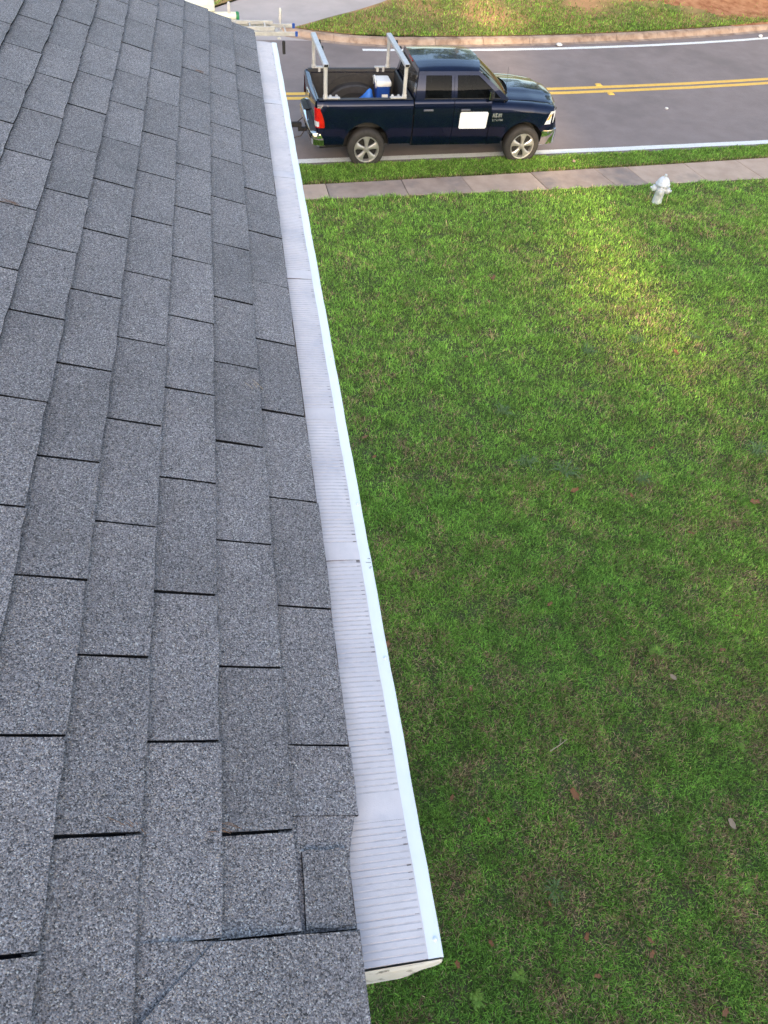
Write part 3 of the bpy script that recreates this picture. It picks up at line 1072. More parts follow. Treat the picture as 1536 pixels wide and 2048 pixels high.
for s in (-1, 1):
    side_skin('bed_side', -1.06, 0.972, lambda x: 0.50, top_bed, s)
    rd = side_skin('rear_door', 1.0, 1.862, lambda x: 0.46, top_door, s)
    fd = side_skin('front_door', 1.874, 2.70, lambda x: 0.45, top_door, s)
    side_skin('fender', 2.712, 4.20, lambda x: interp(x, [(2.7, 0.44), (3.05, 0.46), (3.95, 0.70), (4.2, 0.80)]), top_fender, s)
    for par, xh in ((rd, 1.30), (fd, 2.12)):
        MB().box(xh - 0.11, xh + 0.11, s * 0.995 - 0.018, s * 0.995 + 0.018, 1.172, 1.212, ch=0.012).build('door_handle', 'handle_grey', parent=par, smooth=30)
    if s < 0:
        sg = MB()
        pts = []
        for (x, z) in ((2.03, 0.81), (2.61, 0.805), (2.635, 0.83), (2.648, 1.12), (2.625, 1.145), (2.04, 1.148), (2.015, 1.125), (2.01, 0.83)):
            pts.append((x, z))
        a = [(x, -half(z, x) - 0.009, z) for x, z in pts]
        b = [(x, -half(z, x) - 0.003, z) for x, z in pts]
        sg.loft([b, a], True, True)
        o = sg.build('magnetic_sign', 'sign_white', parent=fd)
        o['label'] = 'white rounded magnetic sign on the front door'
    # wheel housings
    for cx, cz, r in ARCH:
        ww = MB()
        ww.loft([[(cx + (r - 0.004) * math.cos(a), s * yy, cz + (r - 0.004) * math.sin(a)) for a in [PI * k / 20 for k in range(21)]] for yy in (0.94, 0.55)])
        ww.add([(cx + (r + 0.02) * math.cos(PI * k / 20), s * 0.56, cz + (r + 0.02) * math.sin(PI * k / 20)) for k in range(21)] + [(cx - r, s * 0.56, 0.35), (cx + r, s * 0.56, 0.35)], [tuple(range(23))])
        ww.build('wheel_housing', 'truck_dark', parent=truck)

# badge lettering behind the front wheel arch: two rows of small silver characters
bd = MB()
GL = {'H': ['101', '101', '111', '101', '101'], 'E': ['111', '100', '110', '100', '111'], 'M': ['101', '111', '111', '101', '101'], 'I': ['1', '1', '1', '1', '1'],
      '5': ['111', '100', '111', '001', '111'], '.': ['0', '0', '0', '0', '1'], '7': ['111', '001', '010', '010', '010'], 'L': ['100', '100', '100', '100', '111'], 'T': ['111', '010', '010', '010', '010'], 'R': ['111', '101', '110', '101', '101'], ' ': ['0'] * 5}
for txt, z0, px in (('HEMI', 1.035, 0.0155), ('5.7 LITER', 0.955, 0.0082)):
    x = 2.755
    for ch in txt:
        gl = GL[ch]
        for r_, line in enumerate(gl):
            for c_, q in enumerate(line):
                if q == '1':
                    xx, zz = x + c_ * px, z0 + (4 - r_) * px
                    y = -half(zz, xx) - 0.002
                    bd.box(xx, xx + px, y - 0.006, y + 0.004, zz, zz + px)
        x += (len(gl[0]) + 1) * px
bd.build('badge', 'badge_silver', parent=truck)

# hood
hd = MB()
secs = []
for i in range(22):
    t = i / 21
    row = []
    for j in range(25):
        q = j / 12 - 1
        xs_ = lerp(3.05 + 0.22 * (1 - q * q), lerp(4.30, 4.43, 1 - q * q), t)
        hy = interp(xs_, [(2.72, 0.80), (3.1, 0.755), (4.3, 0.695)])
        ze = interp(xs_, [(2.9, 1.302), (3.2, 1.297), (3.7, 1.268), (4.1, 1.215), (4.30, 1.165), (4.43, 1.10)])
        crown = 0.060 * (1 - abs(q) ** 2.2) + 0.020 * (1 / (1 + math.exp((abs(q) - 0.50) * 26)))
        fall = 0.06 * max(0, (t - 0.86) / 0.14) ** 2
        row.append((xs_, q * hy, ze + crown - fall + 0.006 * (abs(q) < 0.99)))
    secs.append(row)
hd.loft(secs)
hd.loft([[(x + 0.012, y, z - 0.05) for x, y, z in secs[-1]], secs[-1]])
hd.build('hood', 'truck_paint', parent=truck, smooth=50)
# inner body so that panel gaps read dark
ib = MB()
ib.box(-1.02, 0.985, -0.74, 0.74, 0.42, 0.66)
ib.box(0.98, 3.02, -0.90, 0.90, 0.44, 1.06)
ib.box(3.0, 4.2, -0.55, 0.55, 0.42, 1.18)
ib.box(2.73, 3.02, -0.88, 0.88, 1.0, 1.22)
ib.box(-1.0, 4.1, -0.42, 0.42, 0.30, 0.45)
ib.build('chassis', 'truck_dark', parent=truck)
ax = MB()
for x in (0.0, 3.55):
    ax.tube([(x, -0.8, 0.40), (x, 0.8, 0.40)], 0.06, 10)
ax.tube([(0.5, -0.45, 0.34), (-0.5, -0.62, 0.36), (-0.98, -0.66, 0.36)], 0.045, 10)
ax.build('axle', 'truck_dark', parent=truck)

# greenhouse: pillars, roof and panes
ZB, ZT, YB, YT = 1.352, 1.845, 0.912, 0.705


def gs(x, t, s, inset=0.0):
    bow = 0.020 * math.sin(PI * t)
    y = lerp(YB, YT, t) + bow - inset
    return (x, s * y, lerp(ZB, ZT, t))


def xr_(t): return lerp(1.01, 1.10, t)            # rear edge of cab
def xa_(t): return lerp(3.10, 2.40, t ** 1.1)     # front pillar line


for s in (-1, 1):
    fr = MB()

    def strip(f0, f1, t0, t1, n=8):
        secs = [[gs(f0(lerp(t0, t1, k / n)), lerp(t0, t1, k / n), s), gs(f1(lerp(t0, t1, k / n)), lerp(t0, t1, k / n), s)] for k in range(n + 1)]
        fr.loft(secs)
        ins = [[gs(f0(lerp(t0, t1, k / n)), lerp(t0, t1, k / n), s, 0.02), gs(f1(lerp(t0, t1, k / n)), lerp(t0, t1, k / n), s, 0.02)] for k in range(n + 1)]
        for e in (0, 1):
            fr.loft([[q[e] for q in secs], [q[e] for q in ins]])
    w0, w1 = 0.07, 0.86
    strip(xr_, lambda t: xr_(t) + lerp(0.21, 0.15, t), w0, w1)                       # rear pillar
    strip(lambda t: 1.800, lambda t: 1.858, w0, w1)                                   # door frames either side of the middle gap
    strip(lambda t: 1.864, lambda t: 1.930, w0, w1)
    strip(lambda t: xa_(t) - lerp(0.17, 0.11, t), xa_, w0, w1)                        # front pillar
    strip(xr_, xa_, 0.0, w0, 4)
    strip(xr_, xa_, w1, 1.0, 4)
    fr.build('window_frame', 'truck_paint', parent=truck, smooth=50)
    for nm, f0, f1 in (('rear_window', lambda t: xr_(t) + lerp(0.21, 0.15, t), lambda t: 1.800), ('front_window', lambda t: 1.930, lambda t: xa_(t) - lerp(0.17, 0.11, t))):
        gp = MB()
        gp.loft([[gs(f0(t) - 0.005, t, s, 0.016), gs(f1(t) + 0.005, t, s, 0.016)] for t in [lerp(w0 - 0.01, w1 + 0.01, k / 6) for k in range(7)]])
        gp.build('side_window', 'window_glass', parent=truck, smooth=True)
        # black rubber line round the pane
    sl = MB()
    sl.loft([[gs(x, w0 - 0.02, s, -0.004), gs(x, w0 + 0.012, s, -0.004)] for x in (1.2, 1.5, 1.8, 2.2, 2.6, 2.90)])
    sl.build('window_seal', 'truck_dark', parent=truck)
    # mirror
    mr = MB()
    mr.box(2.60, 2.70, s * 1.00 - 0.09, s * 1.00 + 0.09, 1.385, 1.585, ch=0.04)
    mr.tube([(2.68, s * 0.90, 1.38), (2.66, s * 0.97, 1.42)], 0.04, 8)
    mo = mr.build('mirror', 'truck_dark', parent=truck, smooth=50)
    MB().box(2.592, 2.600, s * 1.00 - 0.068, s * 1.00 + 0.068, 1.41, 1.56).build('mirror_glass', 'chrome', parent=mo)

rf = MB()
secs = []
for i in range(20):
    t = i / 19
    row = []
    for j in range(23):
        q = j / 11 - 1
        x = lerp(1.10 - 0.02 * (1 - q * q), 2.40 + 0.13 * (1 - q * q), t)
        z = ZT + 0.020 + 0.070 * (1 - abs(q) ** 2.6) * (1 - 0.35 * abs(2 * t - 1) ** 3) + 0.012 * math.sin(PI * t)
        if abs(q) > 0.999:
            z = ZT - 0.002
        ribs = 0.004 * math.exp(-((abs(q) - 0.45) / 0.03) ** 2) - 0.004 * math.exp(-((abs(q) - 0.15) / 0.03) ** 2)
        row.append((x, q * (YT + 0.004), z + ribs))
    secs.append(row)
rf.loft(secs)
rf.loft([[(x - 0.004, y, z - 0.03) for x, y, z in secs[0]], secs[0]])
rf.build('roof_panel', 'truck_paint', parent=truck, smooth=60)
ws = MB()
secs = []
for i in range(9):
    t = i / 8
    row = []
    for j in range(13):
        q = j / 6 - 1
        hy = lerp(0.86, YT - 0.035, t)
        x = lerp(3.06 + 0.20 * (1 - q * q), 2.415 + 0.12 * (1 - q * q), t) + 0.03 * math.sin(PI * t)
        z = lerp(1.318, ZT + 0.004 + 0.045 * (1 - q * q), t)
        row.append((x, q * hy, z))
    secs.append(row)
ws.loft(secs)
ws.build('windshield', 'window_glass', parent=truck, smooth=True)
cw = MB()
cw.loft([[(3.03 + 0.21 * (1 - q * q), q * 0.87, 1.305) for q in [k / 6 - 1 for k in range(13)]], [(3.11 + 0.20 * (1 - q * q), q * 0.80, 1.318) for q in [k / 6 - 1 for k in range(13)]]])
co = cw.build('cowl', 'truck_dark', parent=truck)
for ya in (-0.55, 0.10):
    MB().tube([(3.16, ya, 1.36), (3.13, ya + 0.25, 1.385), (3.03, ya + 0.50, 1.41)], 0.010, 6).build('wiper', 'truck_dark', parent=truck)
bw = MB()
bw.add([(1.00, -0.84, 1.30), (1.00, 0.84, 1.30), (1.095, 0.66, ZT + 0.01), (1.095, -0.66, ZT + 0.01)], [(0, 1, 2, 3)])
bwo = bw.build('back_window', 'rear_glass', parent=truck)
bf = MB()
for (a, b, c, d) in (((-0.90, 1.34), (-0.74, 1.34), (-0.60, ZT), (-0.70, ZT)), ((0.74, 1.34), (0.90, 1.34), (0.70, ZT), (0.60, ZT)), ((-0.70, ZT - 0.05), (0.70, ZT - 0.05), (0.70, ZT + 0.03), (-0.70, ZT + 0.03)), ((-0.9, 1.02), (0.9, 1.02), (0.9, 1.38), (-0.9, 1.38))):
    def pb(q): return (lerp(0.992, 1.088, (q[1] - 1.3) / 0.55), q[0], q[1])
    bf.add([pb(a), pb(b), pb(c), pb(d)], [(0, 1, 2, 3)])
bf.build('cab_back', 'truck_paint', parent=truck)
MB().box(1.070, 1.085, -0.15, 0.15, ZT - 0.005, ZT + 0.035, ch=0.004).build('brake_light', 'lamp_red', parent=truck)
it = MB()
for x in (1.25, 2.15):
    for y in (-0.42, 0.42):
        it.box(x - 0.09, x + 0.07, y - 0.25, y + 0.25, 1.0, 1.52, ch=0.05)
        it.box(x - 0.06, x + 0.05, y - 0.13, y + 0.13, 1.54, 1.72, ch=0.04)
it.box(2.75, 3.0, -0.8, 0.8, 1.05, 1.27, ch=0.05)
it.build('seat', 'interior_tan', parent=truck, smooth=40)
MB().lathe([(0.185, -0.012), (0.20, 0.0), (0.185, 0.012), (0.172, 0.0), (0.185, -0.012)], 24, 'x', (2.66, 0.42, 1.33)).build('steering_wheel', 'interior', parent=truck, smooth=True)
MB().tube([(3.02, -0.86, 1.27), (2.99, -0.865, 1.62), (2.97, -0.865, 1.98)], [0.006, 0.004, 0.0025], 6).build('antenna', 'truck_dark', parent=truck)

# load bed
bl = MB()
inn = [(-1.0, -0.80), (0.945, -0.80), (0.945, 0.80), (-1.0, 0.80)]
bl.loft([[(x, y, 1.345) for x, y in inn], [(x, y, 0.80) for x, y in inn]], True)
bl.add([(x, y, 0.80) for x, y in inn], [(0, 1, 2, 3)])
for k in range(13):
    y = -0.66 + 0.11 * k
    bl.box(-0.98, 0.92, y - 0.026, y + 0.026, 0.799, 0.812)
for s in (-1, 1):                      # wheel boxes, rounded, with a raised rib round them
    secs = []
    for yy, r in ((0.80, 0.52), (0.62, 0.52), (0.585, 0.48)):
        secs.append([(0.0 + r * 1.08 * math.cos(PI * k / 18), s * yy, 0.80 + r * 0.62 * math.sin(PI * k / 18)) for k in range(19)])
    bl.loft(secs)
    bl.add([(0.0 + 0.48 * 1.08 * math.cos(PI * k / 18), s * 0.585, 0.80 + 0.48 * 0.62 * math.sin(PI * k / 18)) for k in range(19)], [tuple(range(19))])
    bl.loft([[(0.0 + r * 1.08 * math.cos(PI * k / 18), s * yy, 0.80 + r * 0.78 * math.sin(PI * k / 18)) for k in range(19)] for yy, r in ((0.799, 0.60), (0.775, 0.60), (0.775, 0.53), (0.799, 0.53))])
bl.box(0.93, 0.975, -0.82, 0.82, 0.9, 1.36)
bl.build('bed_liner', 'bed_liner', parent=truck, smooth=35)
for s in (-1, 1):
    cp = MB()
    cp.loft([[(x, s * 0.905, 1.372), (x, s * 0.88, 1.384), (x, s * 0.82, 1.386), (x, s * 0.795, 1.375), (x, s * 0.79, 1.33)] for x in (-1.02, -0.5, 0, 0.5, 0.96)])
    cp.build('rail_cap', 'bed_liner', parent=truck, smooth=40)
tg = MB()
secs = []
for j in range(15):
    q = j / 7 - 1
    y = q * 0.86
    d = 0.015 * (1 - q * q)
    secs.append([(-0.985, y, 0.75), (-0.985, y, 1.33 - d), (-1.0, y, 1.352 - d), (-1.05, y, 1.358 - d), (-1.085 - d, y, 1.34 - d), (-1.095 - d, y, 1.30), (-1.085 - d, y, 1.0), (-1.075, y, 0.72)])
tg.loft(secs, True, True)
tgo = tg.build('tailgate', 'truck_paint', parent=truck, smooth=40)
MB().box(-1.118, -1.092, -0.13, 0.13, 1.14, 1.24, ch=0.008).build('tailgate_handle', 'chrome', parent=tgo, smooth=30)
MB().lathe([(0.001, -1.118), (0.055, -1.116), (0.065, -1.10)], 20, 'x', (0, 0.28, 1.15)).build('emblem', 'chrome', parent=tgo, smooth=True)
for s in (-1, 1):
    tl = MB()
    secs = []
    for k in range(9):
        t = k / 8
        z = lerp(0.86, 1.235, t)
        xf = lerp(-0.90, -0.97, t) - 0.03 * (1 - math.sin(PI * min(1, t + 0.15)))
        secs.append([(xf, s * (half(z, xf) + 0.005), z), (-1.0, s * (half(z, -1.0) + 0.008), z), (-1.06, s * (half(z, -1.06) + 0.002), z), (-1.098, s * (half(z, -1.1) - 0.035), z), (-1.108, s * (half(z, -1.1) - 0.15), z)])
    tl.loft(secs)
    tlo = tl.build('tail_lamp', 'lamp_red', parent=truck, smooth=True)
    bk = MB()
    bk.loft([[(-1.03, s * (half(z, -1.03) + 0.012), z), (-1.065, s * (half(z, -1.06) + 0.006), z), (-1.103, s * (half(z, -1.1) - 0.032), z), (-1.112, s * (half(z, -1.1) - 0.10), z)] for z in (0.885, 0.94, 0.985)])
    bk.build('reverse_lamp', 'lamp_clear', parent=tlo, smooth=True)
# bumpers
rb = MB()
pathr = [(-0.93, -0.955), (-1.02, -0.965), (-1.12, -0.945), (-1.19, -0.87), (-1.215, -0.6), (-1.215, 0.6), (-1.19, 0.87), (-1.12, 0.945), (-1.02, 0.965), (-0.93, 0.955)]
rb.loft([[(x + 0.05, y * 0.97, 0.47) for x, y in pathr], [(x + 0.005, y, 0.50) for x, y in pathr], [(x, y, 0.60) for x, y in pathr], [(x - 0.012, y * 1.006, 0.625) for x, y in pathr], [(x, y, 0.655) for x, y in pathr], [(x, y, 0.725) for x, y in pathr], [(x + 0.012, y * 0.99, 0.745) for x, y in pathr], [(x + 0.06, y * 0.94, 0.748) for x, y in pathr]])
rbo = rb.build('rear_bumper', 'chrome', parent=truck, smooth=40)
sp = MB()
sp.box(-1.195, -1.03, -0.80, -0.30, 0.742, 0.758)
sp.box(-1.195, -1.03, 0.30, 0.80, 0.742, 0.758)
sp.box(-1.195, -1.03, -0.27, 0.27, 0.715, 0.735)
sp.build('step_pad', 'bed_liner', parent=rbo)
hi = MB()
hi.box(-1.36, -1.1, -0.035, 0.035, 0.42, 0.49)
hi.lathe([(0.001, 0.585), (0.026, 0.575), (0.032, 0.555), (0.02, 0.53), (0.02, 0.49)], 12, 'z', (-1.33, 0, 0))
hi.build('hitch', 'truck_dark', parent=truck, smooth=40)
fb = MB()
pathf = [(3.99, -0.955), (4.10, -0.96), (4.25, -0.93), (4.36, -0.85), (4.45, -0.60), (4.48, 0), (4.45, 0.60), (4.36, 0.85), (4.25, 0.93), (4.10, 0.96), (3.99, 0.955)]
fb.loft([[(x - 0.06, y * 0.95, 0.40) for x, y in pathf], [(x - 0.01, y, 0.43) for x, y in pathf], [(x, y, 0.55) for x, y in pathf], [(x + 0.01, y * 1.003, 0.66) for x, y in pathf], [(x - 0.01, y * 0.99, 0.72) for x, y in pathf], [(x - 0.08, y * 0.93, 0.735) for x, y in pathf]])
fb.build('front_bumper', 'chrome', parent=truck, smooth=40)
fp = MB()
pf2 = [(x - 0.03, y * 0.985) for x, y in pathf]
fp.loft([[(x, y, 0.70) for x, y in pf2], [(x + 0.005, y, 0.78) for x, y in pf2], [(x - 0.015, y * 0.985, 0.86) for x, y in pf2]])
fp.build('front_fascia', 'truck_paint', parent=truck, smooth=40)
gl_ = MB()
gl_.loft([[(4.36 - 0.10 * (q * q), q * 0.60, z) for q in [k / 5 - 1 for k in range(11)]] for z in (0.80, 0.95, 1.12)])
gro = gl_.build('grille', 'truck_dark', parent=truck)
gc = MB()
for z in (0.81, 0.965, 1.115):
    gc.tube([(4.40 - 0.10 * q * q, q * 0.62, z) for q in [k / 5 - 1 for k in range(11)]], 0.022, 6)
gc.tube([(4.41, 0, 0.80), (4.41, 0, 1.12)], 0.022, 6)
for y in (-0.61, 0.61):
    gc.tube([(4.30, y, 0.80), (4.30, y, 1.12)], 0.022, 6)
gc.build('grille_bar', 'chrome', parent=gro, smooth=True)
for s in (-1, 1):
    hl = MB()
    secs = []
    for k in range(7):
        t = k / 6
        z = lerp(0.855, 1.115, t)
        xr0 = lerp(4.00, 4.11, t)
        secs.append([(xr0, s * (half(z, xr0) + 0.003), z), (4.15, s * (half(z, 4.15) + 0.002), z), (4.24, s * 0.875, z), (4.31, s * 0.76, z), (4.34, s * 0.62, z)])
    hl.loft(secs)
    hlo = hl.build('headlight', 'lamp_clear', parent=truck, smooth=True)
    am = MB()
    am.loft([[(lerp(4.03, 4.105, t), s * (half(lerp(0.92, 1.06, t), 4.05) + 0.006), lerp(0.92, 1.06, t)), (lerp(4.10, 4.15, t), s * (half(lerp(0.92, 1.06, t), 4.12) + 0.005), lerp(0.92, 1.06, t))] for t in (0, 0.5, 1)])
    am.build('indicator', 'lamp_amber', parent=hlo, smooth=True)


# wheels
def wheel(x, s):
    w = empty('wheel', (x, s * 0.86, 0.405))
    w.parent = truck
    ty = MB()
    r = 0.408
    ty.lathe([(0.262, -0.118), (0.285, -0.132), (0.33, -0.138), (0.375, -0.130), (0.398, -0.108), (r, -0.07), (r, 0.07), (0.398, 0.108), (0.375, 0.130), (0.33, 0.138), (0.285, 0.132), (0.262, 0.118), (0.262, -0.118)], 56)
    ty.build('tyre', 'rubber', parent=w, smooth=40)
    rm = MB()
    o = s * 0.118
    rm.lathe([(0.262, o * 0.2), (0.263, o * 1.05), (0.272, o * 1.10), (0.268, o * 1.16), (0.250, o * 1.12), (0.240, o * 0.92), (0.236, o * 0.3)], 56)
    for k in range(5):                 # five broad spokes
        a = 2 * PI * k / 5 + 0.32
        def P(rr, da, oo): return (rr * math.cos(a + da), oo, rr * math.sin(a + da))
        secs = []
        for rr, da, oo in ((0.045, 0.62, 0.98), (0.10, 0.36, 1.0), (0.16, 0.285, 1.04), (0.21, 0.29, 1.06), (0.249, 0.37, 1.0)):
            secs.append([P(rr, -da, o * (oo - 0.45)), P(rr, -da, o * (oo - 0.10)), P(rr, -da * 0.72, o * oo), P(rr, -da * 0.2, o * (oo + 0.02)), P(rr, da * 0.2, o * (oo + 0.02)), P(rr, da * 0.72, o * oo), P(rr, da, o * (oo - 0.10)), P(rr, da, o * (oo - 0.45))])
        rm.loft(secs)
    rm.lathe([(0.001, o * 1.14), (0.034, o * 1.12), (0.040, o * 1.02), (0.062, o * 1.0), (0.066, o * 0.6)], 24)
    rmo = rm.build('rim', 'rim_alloy', parent=w, smooth=40)
    bk = MB().lathe([(0.001, o * 0.25), (0.12, o * 0.32), (0.238, o * 0.25)], 32)
    bk.build('brake_disc', 'truck_dark', parent=w)
    return w


for x in (0.0, 3.57):
    for s in (-1, 1):
        wheel(x, s)

# ladder racks over the bed: feet on the rails, posts and a cross bar each
for xp, sg in ((-0.88, 1), (0.78, -1)):
    rk = empty('ladder_rack', (xp, 0, 1.386))
    rk.parent = truck
    for s in (-1, 1):
        ft = MB()
        ft.box(min(-0.05 * sg, 0.30 * sg), max(-0.05 * sg, 0.30 * sg), s * 0.855 - 0.045, s * 0.855 + 0.045, 0.0, 0.028, ch=0.008)
        for cxx in (0.11, 0.24):
            ft.box(cxx * sg - 0.025, cxx * sg + 0.025, s * 0.80 - 0.02, s * 0.80 + 0.03, -0.06, 0.045, ch=0.006)
        ft.build('rack_foot', 'rack_white', parent=rk, smooth=30)
        ps = MB()
        ps.tube([(0, s * 0.855, 0.02), (0, s * 0.855, 0.60)], 0.040, 12)
        ps.lathe([(0.052, 0.026), (0.052, 0.06), (0.043, 0.075)], 12, 'z', (0, s * 0.855, 0))
        ps.build('rack_post', 'rack_white', parent=rk, smooth=40)
    cb = MB()
    cb.box(-0.055, 0.055, -0.93, 0.93, 0.595, 0.665, ch=0.012)
    cbo = cb.build('cross_bar', 'rack_aluminium', parent=rk, smooth=30)
    ends = MB()
    for s in (-1, 1):
        ends.box(-0.04, 0.04, s * 0.9315 - 0.001, s * 0.9315 + 0.001, 0.607, 0.653)
    ends.build('bar_end', 'truck_dark', parent=cbo)
    for yy in (0.05, 0.42):
        MB().box(0.05, 0.085, yy - 0.035, yy + 0.035, 0.60, 0.675, ch=0.006).build('stop_bracket', 'truck_dark', parent=cbo)

# cooler and blue bag in the bed (stand on the liner floor)


def on_truck(lx, ly, lz):
    c, s = math.cos(TH), math.sin(TH)
    return (TX + lx * c - ly * s, TY + lx * s + ly * c, ZR + lz)


ck = tag(empty('cooler', on_truck(0.60, 0.48, 0.812), TH), 'small blue drink cooler with white lid in the truck bed', 'cooler')
cbd = MB()
cbd.loft([[(x * k, y * k, z) for x, y in [(-0.13, -0.14), (-0.10, -0.165), (0.10, -0.165), (0.13, -0.14), (0.13, 0.14), (0.10, 0.165), (-0.10, 0.165), (-0.13, 0.14)]] for k, z in ((0.90, 0.0), (0.94, 0.02), (1.0, 0.34))], True, True)
cbo = cbd.build('body', 'cooler_blue', parent=ck, smooth=30)
cld = MB()
cld.loft([[(x * k, y * k, z) for x, y in [(-0.14, -0.15), (-0.11, -0.175), (0.11, -0.175), (0.14, -0.15), (0.14, 0.15), (0.11, 0.175), (-0.11, 0.175), (-0.14, 0.15)]] for k, z in ((1.0, 0.34), (1.04, 0.355), (1.04, 0.40), (0.96, 0.43), (0.55, 0.44))], True, True)
ck.scale = (1.15, 1.1, 1.12)
cld.build('lid', 'cooler_white', parent=ck, smooth=40)
ch_ = MB().tube([(-0.150, -0.12, 0.30), (-0.165, -0.12, 0.44), (-0.16, 0, 0.49), (-0.165, 0.12, 0.44), (-0.150, 0.12, 0.30)], 0.012, 8)
ch_.build('handle', 'cooler_white', parent=ck, smooth=True)
lb_ = MB().box(-0.035, 0.085, -0.171, -0.164, 0.145, 0.20)
lb_.build('name_plate', 'sign_white', parent=cbo)
bg = MB()
rb_ = random.Random(11)
secs = []
for k in range(9):
    t = k / 8
    rr = [0.15, 0.17, 0.16, 0.13, 0.105, 0.085, 0.07, 0.055, 0.01][k]
    secs.append([((0.09 * t) + rr * 1.1 * math.cos(a) * (1 + rb_.uniform(-0.16, 0.16)), rr * math.sin(a) * (1 + rb_.uniform(-0.16, 0.16)), 0.30 * t + rb_.uniform(-0.008, 0.008)) for a in [2 * PI * j / 12 for j in range(12)]])
bg.loft(secs, True, True)
bgo = bg.build('blue_bag', 'cloth_blue', smooth=True)
bgo.location = on_truck(0.22, 0.42, 0.815)
tag(bgo, 'crumpled bright blue bag beside the cooler in the truck bed', 'bag')

# ---------------------------------------------------------------- trailer behind the truck with a ladder rack
trl = tag(empty('utility_trailer', on_truck(-4.0, 0, 0), TH), 'utility trailer with white overhead rack hitched behind the truck, mostly hidden by the roof', 'trailer')


def tloc(mb, name, mat, parent=None, **k):
    mb.v = [(x + 4.0, y, z) for x, y, z in mb.v]
    return mb.build(name, mat, parent=parent or trl, **k)


tloc(MB().box(-5.6, -2.75, -0.95, 0.95, 0.52, 0.60).box(-5.6, -2.75, -0.95, -0.90, 0.60, 0.95).box(-5.6, -2.75, 0.90, 0.95, 0.60, 0.95).box(-2.80, -2.75, -0.90, 0.90, 0.60, 0.95), 'bed', 'truck_dark')
tg_ = MB()
tg_.tube([(-2.75, -0.55, 0.52), (-1.62, 0, 0.52)], 0.04, 8)
tg_.tube([(-2.75, 0.55, 0.52), (-1.62, 0, 0.52)], 0.04, 8)
tg_.box(-1.66, -1.28, -0.04, 0.04, 0.50, 0.60, ch=0.01)
tloc(tg_, 'tongue', 'truck_dark', smooth=40)
tloc(MB().tube([(-1.72, 0.06, 0.06), (-1.72, 0.06, 0.95)], 0.032, 8).tube([(-1.72, 0.06, 0.95), (-1.58, 0.06, 0.97)], 0.012, 6), 'jack', 'truck_dark', smooth=40)
tloc(MB().tube([(-1.60, -0.08, 0.55), (-1.48, -0.12, 0.32), (-1.32, -0.14, 0.36), (-1.20, -0.10, 0.50)], 0.010, 6).tube([(-1.62, 0.08, 0.58), (-1.45, 0.12, 0.48), (-1.22, 0.2, 0.62)], 0.010, 6), 'safety_chain', 'rust_brown', smooth=True)
for s in (-1, 1):
    wt = MB().lathe([(0.17, -0.09), (0.30, -0.10), (0.33, -0.07), (0.33, 0.07), (0.30, 0.10), (0.17, 0.09), (0.001, 0.06)], 32, 'y', (-4.3, s * 1.08, 0.33))
    tloc(wt, 'wheel', 'rubber', smooth=40)
rkm = MB()
for y in (-0.80, 0.80):
    for x in (-2.82, -5.4):
        rkm.box(x - 0.03, x + 0.03, y - 0.03, y + 0.03, 0.6, 2.06)
    rkm.box(-5.5, -1.55 if y > 0 else -2.75, y - 0.03, y + 0.03, 2.06, 2.11)
for x in (-1.68, -2.82, -5.4):
    rkm.box(x - 0.03, x + 0.03, 0.25 if x > -2 else -0.85, 0.95, 2.112, 2.15)
rko = tloc(rkm, 'overhead_rack', 'rack_white')
for x, y, z0, z1 in ((-1.60, 0.66, 2.15, 2.56), (-2.62, 1.0, 2.15, 2.56)):
    pg = MB()
    pg.tube([(x, y, z0), (x, y, z1 - 0.22)], 0.016, 8)
    pg.tube([(x, y, z1 - 0.24), (x, y, z1 - 0.20), (x + 0.01, y, z1 - 0.03), (x + 0.01, y, z1)], [0.022, 0.034, 0.034, 0.016], 12)
    if x < -2:
        pg.box(x - 0.05, x + 0.06, y - 0.3, y + 0.03, 2.112, 2.16)
    tloc(pg, 'rack_peg', 'rack_white', smooth=40)
tloc(MB().box(-1.62, -1.56, 0.18, 0.24, 1.86, 2.10, ch=0.01), 'strap_end', 'truck_dark')

ld = tag(empty('extension_ladder', on_truck(-3.2, 0.55, 2.155), TH), 'aluminium extension ladder with blue end caps lying on the trailer rack', 'ladder')
for lvl, ya, yb, x1_ in ((0, 0.30, 0.80, -1.34), (1, 0.36, 0.74, -1.75)):
    z = 0.045 + lvl * 0.075
    for y in (ya, yb):
        rl = MB()
        x0l, x1l = -5.1 + 3.2, x1_ + 3.2
        yy = y - 0.55
        rl.box(x0l, x1l, yy - 0.014, yy + 0.014, z - 0.036, z + 0.036, ch=0.004)
        rlo = rl.build('rail', 'ladder_aluminium', parent=ld)
        if lvl == 0:
            MB().box(x1l - 0.001, x1l + 0.055, yy - 0.024, yy + 0.024, z - 0.045, z + 0.045, ch=0.008).build('end_cap', 'cap_blue', parent=rlo)
    k = 0
    x = x1_ + 3.2 - 0.18
    while x > -1.8:
        MB().tube([(x, ya - 0.55, z), (x, yb - 0.55, z)], 0.017, 8).build('rung', 'ladder_aluminium', parent=ld, smooth=40)
        x -= 0.305
pp = tag(empty('plastic_pipe', on_truck(-3.6, 1.02, 2.30), TH), 'cream plastic pipe with a green end cap on the trailer rack', 'pipe')
MB().tube([(-0.9, 0, 0), (1.15, 0, 0)], 0.075, 16).build('pipe_body', 'pipe_cream', parent=pp, smooth=40)
MB().lathe([(0.001, 1.19), (0.07, 1.185), (0.084, 1.17), (0.084, 1.12)], 16, 'x').build('end_cap', 'cap_green', parent=pp, smooth=40)
tb = MB().box(-1.3, 0.70, -0.24, 0.24, 0, 0.16, ch=0.03)
tbo = tb.build('storage_tube_box', 'pipe_cream', smooth=40)
tbo.location = on_truck(-3.6, 1.16, 2.385)
tbo.rotation_euler = (0, 0, TH)
